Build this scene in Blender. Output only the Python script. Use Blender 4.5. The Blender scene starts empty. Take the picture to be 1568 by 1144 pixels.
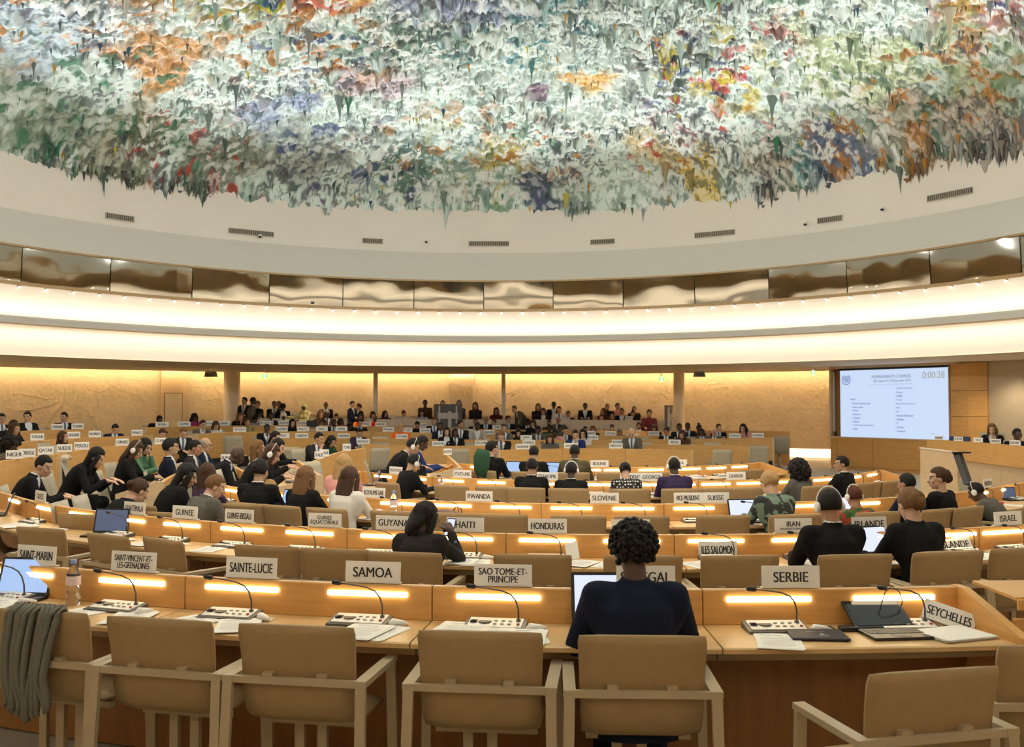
import bpy, math, random
import numpy as np
from mathutils import Vector, Matrix, Euler
sc = bpy.context.scene
COL = sc.collection
rnd = random.Random(7)
# ------------------------------------------------------------------ camera
FPX, CX, CY, HORIZ = 1500.0, 784.0, 572.0, 620.0
CAMZ = 1.86
TH = math.atan((HORIZ - CY) / FPX)
cd = bpy.data.cameras.new('camera'); cam = bpy.data.objects.new('camera', cd); COL.objects.link(cam)
cam.location = (0, 0, CAMZ); cam.rotation_euler = (math.pi / 2 + TH, 0, 0)
cd.sensor_width = 36; cd.lens = 36 * FPX / 1568; cd.clip_start = .05; cd.clip_end = 200
cd.dof.use_dof = True; cd.dof.focus_distance = 7.5; cd.dof.aperture_fstop = 5.0
sc.camera = cam
# ------------------------------------------------------------------ exposure, world, sampling
sc.view_settings.view_transform = 'Standard'; sc.view_settings.look = 'None'
sc.view_settings.gamma = 1; sc.view_settings.exposure = 0.5
sc.view_settings.use_curve_mapping = False
w = bpy.data.worlds.new('world'); sc.world = w; w.use_nodes = True
w.node_tree.nodes['Background'].inputs[0].default_value = (1, .85, .65, 1)
w.node_tree.nodes['Background'].inputs[1].default_value = .05
cy = sc.cycles
cy.use_denoising = True; cy.max_bounces = 7; cy.diffuse_bounces = 4; cy.glossy_bounces = 3
cy.transmission_bounces = 4; cy.transparent_max_bounces = 6; cy.sample_clamp_indirect = 4
cy.caustics_reflective = False; cy.caustics_refractive = False
C0 = (-.6, 14.0); BX, BY = 1.5, 3.4      # centre of the oval hall; ring r has half-axes r + BX, r + BY
def E(r, a): return (C0[0] + (r + BX) * math.sin(a), C0[1] + (r + BY) * math.cos(a))
LIGHTS = dict(cove_up=5.6, cove_down=5.0, wall=24.0, dome=430.0, down=520.0, strip=6.0)
def lamp(name, kind, loc, power, color, target=None, size=.3, spot=1.2, blend=.6):
    l = bpy.data.lights.new(name, kind); l.energy = power; l.color = color
    if kind == 'AREA': l.shape = 'DISK'; l.size = size
    else: l.shadow_soft_size = size
    if kind == 'SPOT': l.spot_size = spot; l.spot_blend = blend
    o = bpy.data.objects.new(name, l); COL.objects.link(o); o.location = loc
    if target is not None:
        o.rotation_euler = (Vector(target) - Vector(loc)).to_track_quat('-Z', 'Y').to_euler()
    return o
# floodlights standing on the ledge behind the parapet wash the painted ceiling
for k in range(24):
    a = math.radians(k * 15 + 7.5)
    lamp('ceiling_floodlight', 'SPOT', (*E(11.35, a), 6.2), LIGHTS['dome'], (.97, 1, .99), (*E(2.5, a), 9.8), .04, 2.0, .9)
# lamps recessed in the painted ceiling light the hall
for k in range(7):
    a = k * math.tau / 6
    r = 0 if k == 6 else 5.5
    lamp('ceiling_downlight', 'SPOT', (C0[0] + r * math.sin(a), C0[1] + r * math.cos(a), 8.2), LIGHTS['down'], (1, .80, .56),
         (C0[0] + r * 1.1 * math.sin(a), C0[1] + r * 1.1 * math.cos(a), 0), .35, 1.75, .8)
for k in range(10):      # soffit downlights over the outer rows
    a = math.radians(k * 36 + 18)
    lamp('soffit_downlight', 'SPOT', (*E(14.2, a), 2.93), 75, (1, .82, .56),
         (*E(14.0, a), 0), .1, 2.3, .8)

# ------------------------------------------------------------------ picture <-> world
def ray(px, py):
    u = (px - CX) / FPX; v = (CY - py) / FPX
    return Vector((u, math.cos(TH) - v * math.sin(TH), math.sin(TH) + v * math.cos(TH)))
def at_depth(px, py, Y):
    d = ray(px, py); t = Y / d.y
    return Vector((d.x * t, Y, CAMZ + d.z * t))
def at_z(px, py, z):
    d = ray(px, py); t = (z - CAMZ) / d.z
    return Vector((d.x * t, d.y * t, z))
def proj(p):
    f = p[1] * math.cos(TH) + (p[2] - CAMZ) * math.sin(TH)
    up = -p[1] * math.sin(TH) + (p[2] - CAMZ) * math.cos(TH)
    return CX + FPX * p[0] / f, CY - FPX * up / f

# ------------------------------------------------------------------ materials
MATS = {}
def mat(name, col=(.8, .8, .8), rough=.5, metal=0., emit=None, es=0., objcol=False, noise=None, bump=None, alpha=None, trans=0., spec=.5, attr=None, grain=None):
    if name in MATS: return MATS[name]
    m = bpy.data.materials.new(name); m.use_nodes = True; nt = m.node_tree; N = nt.nodes; L = nt.links
    b = N['Principled BSDF']
    b.inputs['Base Color'].default_value = (*col, 1); b.inputs['Roughness'].default_value = rough
    b.inputs['Metallic'].default_value = metal; b.inputs['Specular IOR Level'].default_value = spec
    if trans: b.inputs['Transmission Weight'].default_value = trans
    src = None
    if objcol:
        oi = N.new('ShaderNodeObjectInfo'); src = oi.outputs['Color']
    if attr:
        at = N.new('ShaderNodeAttribute'); at.attribute_name = attr; src = at.outputs['Color']
    tc = N.new('ShaderNodeTexCoord')
    if noise:            # (scale, amount[, stretch])
        sc_, am = noise[0], noise[1]
        mp = N.new('ShaderNodeMapping'); L.new(tc.outputs['Object'], mp.inputs[0])
        if len(noise) > 2: mp.inputs['Scale'].default_value = noise[2]
        nz = N.new('ShaderNodeTexNoise'); nz.inputs['Scale'].default_value = sc_; nz.inputs['Detail'].default_value = 5
        L.new(mp.outputs[0], nz.inputs['Vector'])
        mr = N.new('ShaderNodeMapRange'); mr.inputs['From Min'].default_value = .3; mr.inputs['From Max'].default_value = .7
        mr.inputs['To Min'].default_value = 1 - am; mr.inputs['To Max'].default_value = 1 + am
        L.new(nz.outputs['Fac'], mr.inputs['Value'])
        mx = N.new('ShaderNodeVectorMath'); mx.operation = 'SCALE'
        if src: L.new(src, mx.inputs[0])
        else: mx.inputs[0].default_value = col
        L.new(mr.outputs[0], mx.inputs['Scale']); src = mx.outputs[0]
    if src: L.new(src, b.inputs['Base Color'])
    if bump:
        nz = N.new('ShaderNodeTexNoise'); nz.inputs['Scale'].default_value = bump[0]; nz.inputs['Detail'].default_value = bump[2] if len(bump) > 2 else 3
        L.new(tc.outputs['Object'], nz.inputs['Vector'])
        bp = N.new('ShaderNodeBump'); bp.inputs['Strength'].default_value = bump[1]; bp.inputs['Distance'].default_value = bump[3] if len(bump) > 3 else .02
        L.new(nz.outputs['Fac'], bp.inputs['Height']); L.new(bp.outputs[0], b.inputs['Normal'])
    if emit:
        b.inputs['Emission Color'].default_value = (*emit, 1); b.inputs['Emission Strength'].default_value = es
    MATS[name] = m; return m
oak = mat('oak', (.70, .385, .125), .42, noise=(3.5, .10, (1, 1, 9)), spec=.4)
oak_top = mat('oak_top', (.68, .44, .20), .35, noise=(4, .08, (1, 8, 1)), spec=.5)
oak_pale = mat('oak_pale', (.70, .51, .30), .5, noise=(3, .06, (1, 1, 6)))
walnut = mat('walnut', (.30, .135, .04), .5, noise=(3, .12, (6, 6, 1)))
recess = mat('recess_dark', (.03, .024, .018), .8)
beige = mat('beige_leather', (.38, .255, .125), .62, noise=(22, .04), bump=(160, .10), spec=.3)
frame_m = mat('beige_frame', (.47, .37, .235), .45)
shellm = mat('taupe_shell', (.43, .38, .28), .55, noise=(20, .05))
plaster = mat('rough_plaster', (.66, .52, .33), .85, noise=(1.6, .09), bump=(7, .55, 8, .05))
cream = mat('cream_paint', (.90, .82, .73), .7, noise=(.6, .02))
cream2 = mat('grey_cream_paint', (.74, .69, .62), .75)
soffitm = mat('soffit_paint', (.88, .77, .62), .8)
fascm = mat('fascia_white', (.86, .80, .71), .6)
trimm = mat('bronze_trim', (.42, .27, .12), .35, metal=.3)
carpet = mat('carpet', (.40, .37, .31), .95, noise=(30, .10), bump=(200, .2))
carpet_pale = mat('pale_floor', (.62, .55, .44), .6, noise=(4, .05))
white = mat('white_plastic', (.86, .84, .80), .4)
card = mat('white_card', (.93, .91, .87), .6)
paper = mat('paper', (.90, .88, .83), .8)
ink = mat('ink', (.035, .03, .03), .7)
inkgrey = mat('ink_grey', (.25, .27, .32), .7)
black = mat('black_plastic', (.012, .012, .013), .35)
graph = mat('graphite', (.10, .095, .09), .45)
steel = mat('steel', (.55, .55, .53), .3, metal=.9)
alu = mat('console_plate', (.80, .78, .73), .45)
glassm = mat('clear_glass', (.95, .97, .98), .05, trans=.95)
skin = mat('skin', objcol=True, rough=.5)
hairm = mat('hair', objcol=True, rough=.6, bump=(90, .5, 2), spec=.25)
cloth = mat('cloth', objcol=True, rough=.9, bump=(60, .12), spec=.15)
shirtm = mat('shirt_white', (.75, .76, .78), .8)
tiem = mat('tie_blue', (.08, .14, .26), .6)
eyem = mat('eye_dark', (.03, .02, .018), .3)
lipm = mat('lip', (.42, .16, .12), .5)
shoem = mat('shoe_leather', (.02, .017, .015), .35)
objpaint = mat('painted', objcol=True, rough=.5)
ledm = mat('desk_led', (.9, .8, .6), emit=(1, .80, .50), es=LIGHTS['strip'])
scrblue = mat('screen_blue', (.05, .05, .05), .3, emit=(.42, .62, 1), es=.62)
scrwhite = mat('screen_white', (.05, .05, .05), .3, emit=(.72, .78, 1), es=.75)
scrdark = mat('screen_dark', (.03, .035, .05), .25, emit=(.08, .12, .22), es=.5)
exitm = mat('exit_green', (.1, .6, .15), .4, emit=(.25, .9, .2), es=.9)

# ------------------------------------------------------------------ mesh builder
class MB:
    def __init__(s): s.v = []; s.f = []; s.m = []; s.cur = 0
    def add(s, vs, fs, mi=None):
        n = len(s.v); s.v += [tuple(x) for x in vs]; s.f += [tuple(i + n for i in f) for f in fs]
        s.m += [s.cur if mi is None else mi] * len(fs)
    def box(s, c, d, M=None, mi=None):
        x, y, z = d[0] / 2, d[1] / 2, d[2] / 2
        vs = [Vector((a * x, b * y, e * z)) for a in (-1, 1) for b in (-1, 1) for e in (-1, 1)]
        if M is not None: vs = [M @ v for v in vs]
        vs = [v + Vector(c) for v in vs]
        s.add(vs, [(0, 1, 3, 2), (4, 6, 7, 5), (0, 4, 5, 1), (2, 3, 7, 6), (0, 2, 6, 4), (1, 5, 7, 3)], mi)
    def rbox(s, c, d, r, M=None, mi=None, n=3):     # box with rounded vertical-plane (xz) corners, depth along y
        x, z = d[0] / 2, d[2] / 2; pts = []
        for (sx, sz, a0) in ((1, 1, 0), (-1, 1, 90), (-1, -1, 180), (1, -1, 270)):
            for k in range(n + 1):
                a = math.radians(a0 + 90 * k / n); pts.append((sx * (x - r) + r * math.cos(a), sz * (z - r) + r * math.sin(a)))
        s.prism(pts, -d[1] / 2, d[1] / 2, c, M, mi)
    def prism(s, pts, y0, y1, c=(0, 0, 0), M=None, mi=None):
        n = len(pts); vs = [Vector((p[0], y0, p[1])) for p in pts] + [Vector((p[0], y1, p[1])) for p in pts]
        if M is not None: vs = [M @ v for v in vs]
        vs = [v + Vector(c) for v in vs]
        s.add(vs, [tuple(range(n)), tuple(range(2 * n - 1, n - 1, -1))] + [(i, i + n, (i + 1) % n + n, (i + 1) % n) for i in range(n)], mi)
    def tube(s, P, R, n=10, caps=True, mi=None, flat=None):
        P = [Vector(p) for p in P]; m = len(P); vs = []; up = None
        R = [R] * m if not hasattr(R, '__len__') else R
        for i in range(m):
            t = (P[min(i + 1, m - 1)] - P[max(i - 1, 0)]).normalized()
            if up is None: up = Vector((0, 0, 1)) if abs(t.z) < .9 else Vector((0, 1, 0))
            a = t.cross(up).normalized(); b = a.cross(t).normalized(); up = b
            ra, rb = R[i] if hasattr(R[i], '__len__') else (R[i], R[i])
            for k in range(n):
                an = k * math.tau / n; vs.append(P[i] + a * ra * math.cos(an) + b * rb * math.sin(an))
        fs = [(i * n + k, i * n + (k + 1) % n, (i + 1) * n + (k + 1) % n, (i + 1) * n + k) for i in range(m - 1) for k in range(n)]
        if caps: fs += [tuple(range(n - 1, -1, -1)), tuple((m - 1) * n + k for k in range(n))]
        s.add(vs, fs, mi)
    def cap(s, a, b, ra, rb, n=12):                 # tapered capsule
        a, b = Vector(a), Vector(b); t = (b - a); 
        if t.length < 1e-6: t = Vector((0, 0, 1e-4))
        t.normalize(); P = []; R = []
        for k in range(4):
            an = math.pi / 2 * (1 - k / 3); P.append(a - t * ra * math.sin(an) * .98); R.append(max(ra * math.cos(an), .001))
        for k in range(4):
            an = math.pi / 2 * k / 3; P.append(b + t * rb * math.sin(an) * .98); R.append(max(rb * math.cos(an), .001))
        s.tube(P, R, n)
    def ell(s, c, r, M=None, nu=16, nv=10, mi=None, fn=None):
        vs = []; c = Vector(c)
        for j in range(nv + 1):
            ph = math.pi * j / nv
            for i in range(nu):
                th = math.tau * i / nu
                d = Vector((math.sin(ph) * math.cos(th), math.sin(ph) * math.sin(th), math.cos(ph)))
                k = fn(d) if fn else 1
                p = Vector((d.x * r[0] * k, d.y * r[1] * k, d.z * r[2] * k))
                if M is not None: p = M @ p
                vs.append(p + c)
        s.add(vs, [(j * nu + i, (j + 1) * nu + i, (j + 1) * nu + (i + 1) % nu, j * nu + (i + 1) % nu) for j in range(nv) for i in range(nu)], mi)
    def cyl(s, c, r, h, n=20, r2=None, mi=None):
        s.tube([(c[0], c[1], c[2]), (c[0], c[1], c[2] + h)], [r, r if r2 is None else r2], n, mi=mi)
    def lathe(s, prof, n=96, c=(0, 0), a0=0, a1=math.tau, mi=None):
        full = abs(a1 - a0 - math.tau) < 1e-6; m = n if full else n + 1; k = len(prof); vs = []
        for i in range(m):
            a = a0 + (a1 - a0) * i / n
            for (r, z) in prof: vs.append((*E(r, a), z))
        s.add(vs, [(i * k + j, ((i + 1) % m) * k + j, ((i + 1) % m) * k + j + 1, i * k + j + 1) for i in range(n) for j in range(k - 1)], mi)
    def sweep(s, path, prof, mi=None):              # path: [(pos, normal)], prof: closed [(s,z)]
        k = len(prof); vs = []
        for (p, nn) in path:
            for (a, z) in prof: vs.append(Vector(p) + nn * a + Vector((0, 0, z)))
        m = len(path)
        s.add(vs, [(i * k + j, (i + 1) * k + j, (i + 1) * k + (j + 1) % k, i * k + (j + 1) % k) for i in range(m - 1) for j in range(k)]
              + [tuple(range(k)), tuple((m - 1) * k + j for j in range(k - 1, -1, -1))], mi)
    def mesh(s, name, mats, smooth=False, off=None):
        me = bpy.data.meshes.new(name)
        vs = s.v if off is None else [(x - off[0], y - off[1], z - off[2]) for x, y, z in s.v]
        me.from_pydata(vs, [], s.f)
        for m in (mats if isinstance(mats, (list, tuple)) else [mats]): me.materials.append(m)
        me.polygons.foreach_set('material_index', s.m)
        if smooth: me.shade_smooth()
        me.validate(); me.update(); return me
def recalc(me):
    import bmesh
    bm = bmesh.new(); bm.from_mesh(me); bmesh.ops.recalc_face_normals(bm, faces=bm.faces); bm.to_mesh(me); bm.free(); return me
def link(name, me, parent=None, loc=None, rot=None, color=None):
    o = bpy.data.objects.new(name, me); COL.objects.link(o)
    if parent: o.parent = parent
    if loc is not None: o.location = loc
    if rot is not None: o.rotation_euler = rot
    if color: o.color = (*color, 1)
    return o
def put(mb, name, mats, parent=None, off=None, smooth=False, loc=None, rot=None, bev=0, color=None, rc=True):
    me = mb.mesh(name, mats, smooth, off)
    if rc: recalc(me)
    if smooth:
        pass
    o = link(name, me, parent, loc if loc is not None else (None if off is None or parent else off), rot, color)
    if bev:
        b = o.modifiers.new('bevel', 'BEVEL'); b.width = bev; b.segments = 2; b.limit_method = 'ANGLE'
    return o
def empty(name, loc=(0, 0, 0), rz=0):
    o = bpy.data.objects.new(name, None); COL.objects.link(o); o.location = loc; o.rotation_euler = (0, 0, rz); o.empty_display_size = .1
    return o
def tag(o, label, cat, group=None, kind=None):
    o['label'] = label; o['category'] = cat
    if group: o['group'] = group
    if kind: o['kind'] = kind
    return o
def struct(o): o['kind'] = 'structure'; return o
def dup(o, loc=None, rz=None, parent=None, scale=None, rot=None):
    c = o.copy(); COL.objects.link(c)
    for k in ('label', 'group'):
        if k in c and parent is None: del c[k]
    if parent: c.parent = parent
    if loc is not None: c.location = loc
    if rz is not None: c.rotation_euler = (0, 0, rz)
    if rot is not None: c.rotation_euler = rot
    if scale is not None: c.scale = scale
    for ch in list(o.children): dup(ch, parent=c)
    return c
def textmesh(s, width, height, spacing=1., lines=1):
    c = bpy.data.curves.new('txt', 'FONT'); c.body = s; c.align_x = 'CENTER'; c.align_y = 'CENTER'; c.size = 1; c.space_line = .8; c.offset = 0
    o = bpy.data.objects.new('txt', c); COL.objects.link(o)
    dg = bpy.context.evaluated_depsgraph_get()
    me = bpy.data.meshes.new_from_object(o.evaluated_get(dg))
    bpy.data.objects.remove(o); bpy.data.curves.remove(c)
    n = len(me.vertices); a = np.empty(n * 3, 'f'); me.vertices.foreach_get('co', a); a = a.reshape(-1, 3)
    if n == 0: return me
    lo, hi = a.min(0), a.max(0); a -= (lo + hi) / 2
    sx = width / (hi[0] - lo[0]); sy = height / (hi[1] - lo[1])
    sx = min(sx, sy * .86); 
    a[:, 0] *= sx; a[:, 1] *= sy; a[:, 2] = 0
    a = np.stack([a[:, 0], a[:, 2], a[:, 1]], 1)        # stand it up in xz, facing -y
    F = [tuple(p.vertices) for p in me.polygons]; bpy.data.meshes.remove(me); b = sy * .022      # doubled with a small shift: semi-bold strokes
    m2 = bpy.data.meshes.new('lettering'); V = np.concatenate([a - [b, 0, 0], a + [b, -.0002, 0]])
    m2.from_pydata([tuple(map(float, v)) for v in V], [], F + [tuple(i + n for i in f) for f in F]); m2.update(); return m2

# ------------------------------------------------------------------ numpy noise
class VN:
    def __init__(s, seed): s.g = np.random.RandomState(seed).rand(256, 256)
    def __call__(s, x, y):
        xi = np.floor(x).astype(int); yi = np.floor(y).astype(int); fx = x - xi; fy = y - yi
        fx = fx * fx * (3 - 2 * fx); fy = fy * fy * (3 - 2 * fy); g = s.g
        a = g[xi % 256, yi % 256]; b = g[(xi + 1) % 256, yi % 256]; c = g[xi % 256, (yi + 1) % 256]; d = g[(xi + 1) % 256, (yi + 1) % 256]
        return (a * (1 - fx) + b * fx) * (1 - fy) + (c * (1 - fx) + d * fx) * fy
def fbm(seed, x, y, oct=4):
    t = 0; am = 1; s = 0
    for k in range(oct):
        t = t + am * VN(seed + k)(x * 2 ** k + 17.3 * k, y * 2 ** k + 9.1 * k); s += am; am *= .5
    return t / s
# ================================================================== HALL SHELL
RW = 19.0
def ang_of(px, r):                      # parameter angle of the point on ring r seen at column px (far side), and its depth
    k = (px - CX) / FPX; rx, ry = r + BX, r + BY
    A = k * k / rx ** 2 + 1 / ry ** 2; B = -2 * k * C0[0] / rx ** 2 - 2 * C0[1] / ry ** 2; Cc = C0[0] ** 2 / rx ** 2 + C0[1] ** 2 / ry ** 2 - 1
    Y = (-B + math.sqrt(B * B - 4 * A * Cc)) / (2 * A)
    return math.atan2((k * Y - C0[0]) / rx, (Y - C0[1]) / ry), Y
def nang(r, a): return math.atan2(math.sin(a) / (r + BX), math.cos(a) / (r + BY))
def ring(name, prof, m, n=160, closed=False, smooth=True, a0=0, a1=math.tau):
    mb = MB(); mb.lathe(prof + ([prof[0]] if closed else []), n, C0, a0, a1)
    me = mb.mesh(name, m); recalc(me)
    if smooth:
        me.shade_smooth()
        try: me.set_sharp_from_angle(angle=math.radians(35))
        except Exception: pass
    return struct(link(name, me))
# wall, with two bumps of plaster relief
a_scr0 = ang_of(1262, RW)[0]
ring('wall_round', [(RW, -.6), (RW, 3.5), (RW + .25, 3.5), (RW + .25, -.6)], plaster, 180, closed=True)
# soffit slab with cove over the wall, and the two lit bands of the gallery front
ring('ceiling_soffit', [(11.62, 3.0), (18.45, 2.98), (18.45, 3.16), (18.30, 3.16), (18.30, 3.10), (11.9, 3.10)], soffitm, 180, closed=True)
ring('ceiling_cove_top', [(18.3, 3.48), (19.05, 3.48), (19.05, 3.6), (18.3, 3.6)], cream, 120, closed=True)
ring('trim_cove_light', [(18.60, 3.10), (18.66, 3.10), (18.66, 3.13), (18.60, 3.13)], mat('cove_led_wall', (.9, .8, .6), emit=(1, .76, .44), es=LIGHTS['wall']), 160, closed=True)
ring('trim_gallery_front_lower', [(11.62, 3.0), (11.72, 3.02), (11.86, 3.3), (11.98, 3.74), (12.1, 3.74), (12.0, 3.3), (11.9, 3.02)], fascm, 200, closed=True)
ring('trim_gallery_lip', [(11.42, 3.725), (11.42, 3.86), (11.46, 3.90), (11.50, 3.90), (11.50, 3.84), (12.1, 3.84), (12.1, 3.76), (11.50, 3.76), (11.46, 3.70)], cream2, 200, closed=True)
ring('trim_gallery_lip_edge', [(11.41, 3.70), (11.46, 3.695), (11.46, 3.72), (11.41, 3.725)], trimm, 200, closed=True)
ring('trim_gallery_front_upper', [(12.1, 3.8), (11.98, 4.0), (11.80, 4.35), (11.62, 4.62), (11.74, 4.62), (11.92, 4.35), (12.1, 4.02), (12.2, 3.8)], fascm, 200, closed=True)
ring('trim_led_up', [(11.60, 3.845), (11.72, 3.845), (11.72, 3.87), (11.60, 3.87)], mat('cove_led_up', (.9, .8, .6), emit=(1, .90, .76), es=LIGHTS['cove_up']), 200, closed=True)
ring('trim_led_down', [(11.60, 3.725), (11.72, 3.725), (11.72, 3.75), (11.60, 3.75)], mat('cove_led_down', (.9, .8, .6), emit=(1, .90, .76), es=LIGHTS['cove_down']), 200, closed=True)
# gallery window band: sill trim, dark booths behind, glass panes, head trim
ring('trim_gallery_sill', [(11.56, 4.62), (11.56, 4.70), (11.9, 4.70), (11.9, 4.62)], trimm, 200, closed=True)
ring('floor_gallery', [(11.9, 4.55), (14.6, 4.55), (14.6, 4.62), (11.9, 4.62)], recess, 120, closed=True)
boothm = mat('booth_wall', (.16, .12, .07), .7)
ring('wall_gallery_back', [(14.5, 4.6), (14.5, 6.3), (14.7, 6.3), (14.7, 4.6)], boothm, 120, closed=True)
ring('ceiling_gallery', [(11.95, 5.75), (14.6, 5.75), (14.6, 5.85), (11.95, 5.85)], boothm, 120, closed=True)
ring('trim_gallery_head', [(11.50, 5.50), (11.50, 5.545), (12.0, 5.60), (12.0, 5.54)], trimm, 200, closed=True)
ring('trim_parapet', [(11.52, 5.54), (11.60, 5.70), (11.76, 6.05), (11.93, 6.42), (12.15, 6.42), (12.0, 6.05), (11.9, 5.6)], cream2, 200, closed=True)
ring('wall_upper_drum', [(11.95, 6.40), (11.98, 7.0), (12.0, 7.9), (12.3, 7.9), (12.3, 6.40)], cream, 200, closed=True)
# panes
def glassmat():
    m = bpy.data.materials.new('gallery_glass'); m.use_nodes = True; nt = m.node_tree; N = nt.nodes; L = nt.links
    N.remove(N['Principled BSDF']); out = N['Material Output']
    g = N.new('ShaderNodeBsdfGlossy'); g.inputs['Roughness'].default_value = .03; g.inputs['Color'].default_value = (.78, .75, .66, 1)
    t = N.new('ShaderNodeBsdfTransparent'); t.inputs['Color'].default_value = (.55, .5, .42, 1)
    mx = N.new('ShaderNodeMixShader'); mx.inputs[0].default_value = .62
    tc = N.new('ShaderNodeTexCoord'); mp = N.new('ShaderNodeMapping'); mp.inputs['Scale'].default_value = (.7, .7, .9); L.new(tc.outputs['Object'], mp.inputs[0])
    nz = N.new('ShaderNodeTexNoise'); nz.inputs['Scale'].default_value = 1.0; nz.inputs['Detail'].default_value = 1; L.new(mp.outputs[0], nz.inputs['Vector'])
    bp = N.new('ShaderNodeBump'); bp.inputs['Strength'].default_value = .35; bp.inputs['Distance'].default_value = .035
    L.new(nz.outputs['Fac'], bp.inputs['Height']); L.new(bp.outputs[0], g.inputs['Normal'])
    L.new(t.outputs[0], mx.inputs[1]); L.new(g.outputs[0], mx.inputs[2]); L.new(mx.outputs[0], out.inputs['Surface']); return m
gm = glassmat(); NP = 40; a_off = ang_of(848, 11.65)[0]
for k in range(NP):
    a0 = a_off + k * math.tau / NP; a1 = a0 + math.tau / NP - .0022; j = rnd.uniform(-.02, .02)
    mb = MB(); P = [E(11.66, a) for a in (a0, a1)]
    n = Vector((math.sin((a0 + a1) / 2), math.cos((a0 + a1) / 2), 0)) * .012
    vs = []
    for off in (0, 1):
        for (x, y) in P:
            for z in (4.69, 5.53): vs.append(Vector((x, y, z)) + n * off - n.normalized() * ((.062 + j * .4) if z > 5 else 0))
    mb.add(vs, [(0, 1, 3, 2), (4, 6, 7, 5), (0, 4, 5, 1), (2, 3, 7, 6), (0, 2, 6, 4), (1, 5, 7, 3)])
    struct(put(mb, 'window_%d' % (k + 1), gm))
# small downlights along the sill, each a fixture of its own
fx = mat('fixture_lens', (.9, .9, .9), emit=(1, .93, .8), es=10)
mb = MB(); mb.cyl((0, 0, -.03), .035, .05, 10); spotme = recalc(mb.mesh('fixture', trimm))
mb = MB(); mb.ell((0, -.012, -.028), (.030, .030, .022), nu=10, nv=6); lensme = recalc(mb.mesh('lens', fx, True))
L0 = None
aa0, aa1 = ang_of(-40, 11.6)[0], ang_of(1610, 11.6)[0]; nL = 46
for k in range(nL):
    a = aa0 + (aa1 - aa0) * (k + .5) / nL
    e = link('gallery_spotlight', spotme, loc=(*E(11.585, a), 4.60), rot=(0, 0, -nang(11.585, a)))
    link('lens', lensme, e); tag(e, 'tiny round spotlight in the row under the gallery windows', 'light', 'spotlights under the gallery windows')
# air vents in the drum
def on_ring(px, r): return ang_of(px, r)[0]
def vent(px0, px1, py, lab, h=.13):
    a0, Y = ang_of(px0, 11.9); a1, _ = ang_of(px1, 11.9); am = (a0 + a1) / 2; z = at_depth((px0 + px1) / 2, py, ang_of((px0 + px1) / 2, 11.93)[1]).z
    wd = math.dist(E(11.9, a0), E(11.9, a1)); e = empty('air_vent', (*E(11.93, am), z), -nang(11.9, am))
    mb = MB(); mb.box((0, .02, 0), (wd, .04, h)); put(mb, 'vent_box', mat('vent_dark', (.10, .085, .06), .7), e)
    mb = MB()
    for x in np.arange(-wd / 2, wd / 2 + .01, .055): mb.box((x, -.008, 0), (.02, .02, h))
    mb.box((0, -.008, h / 2), (wd + .03, .022, .012)); mb.box((0, -.008, -h / 2), (wd + .03, .022, .012))
    put(mb, 'grille', mat('vent_frame', (.42, .37, .29), .5), e)
    tag(e, lab, 'vent')
vent(160, 203, 333, 'air vent in the upper drum, first from the left, wide slats')
vent(349, 417, 356, 'long air vent in the upper drum with a camera in front')
vent(555, 585, 369, 'short air vent in the upper drum left of the ceiling centre')
vent(718, 779, 373, 'long air vent in the upper drum at the middle')
vent(905, 941, 370, 'short air vent in the upper drum right of the middle one')
vent(1065, 1126, 358, 'long air vent in the upper drum above the video screen side')
vent(1254, 1291, 336, 'short air vent in the upper drum beside a small camera')
vent(1423, 1491, 298, 'long air vent high at the right end of the upper drum')
for px, py, lab in ((396, 361, 'small dark dome camera below the long vent at left'), (652, 369, 'tiny dark camera between two vents near the middle'),
                    (1236, 342, 'small dark camera left of the short right vent'), (1355, 319, 'small dark camera between the two right vents'),
                    (478, 462, 'small dark camera behind the gallery glass')):
    r = 11.88 if py < 400 else 11.6
    a, Y = ang_of(px, r); z = at_depth(px, py, Y).z
    e = empty('security_camera', (*E(r, a), z), -nang(r, a))
    mb = MB(); mb.cyl((0, -.02, -.02), .05, .05, 12); put(mb, 'mount', white, e)
    mb = MB(); mb.ell((0, -.03, -.03), (.045, .045, .04)); put(mb, 'camera_dome', black, e, smooth=True)
    tag(e, lab, 'camera')

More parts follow.
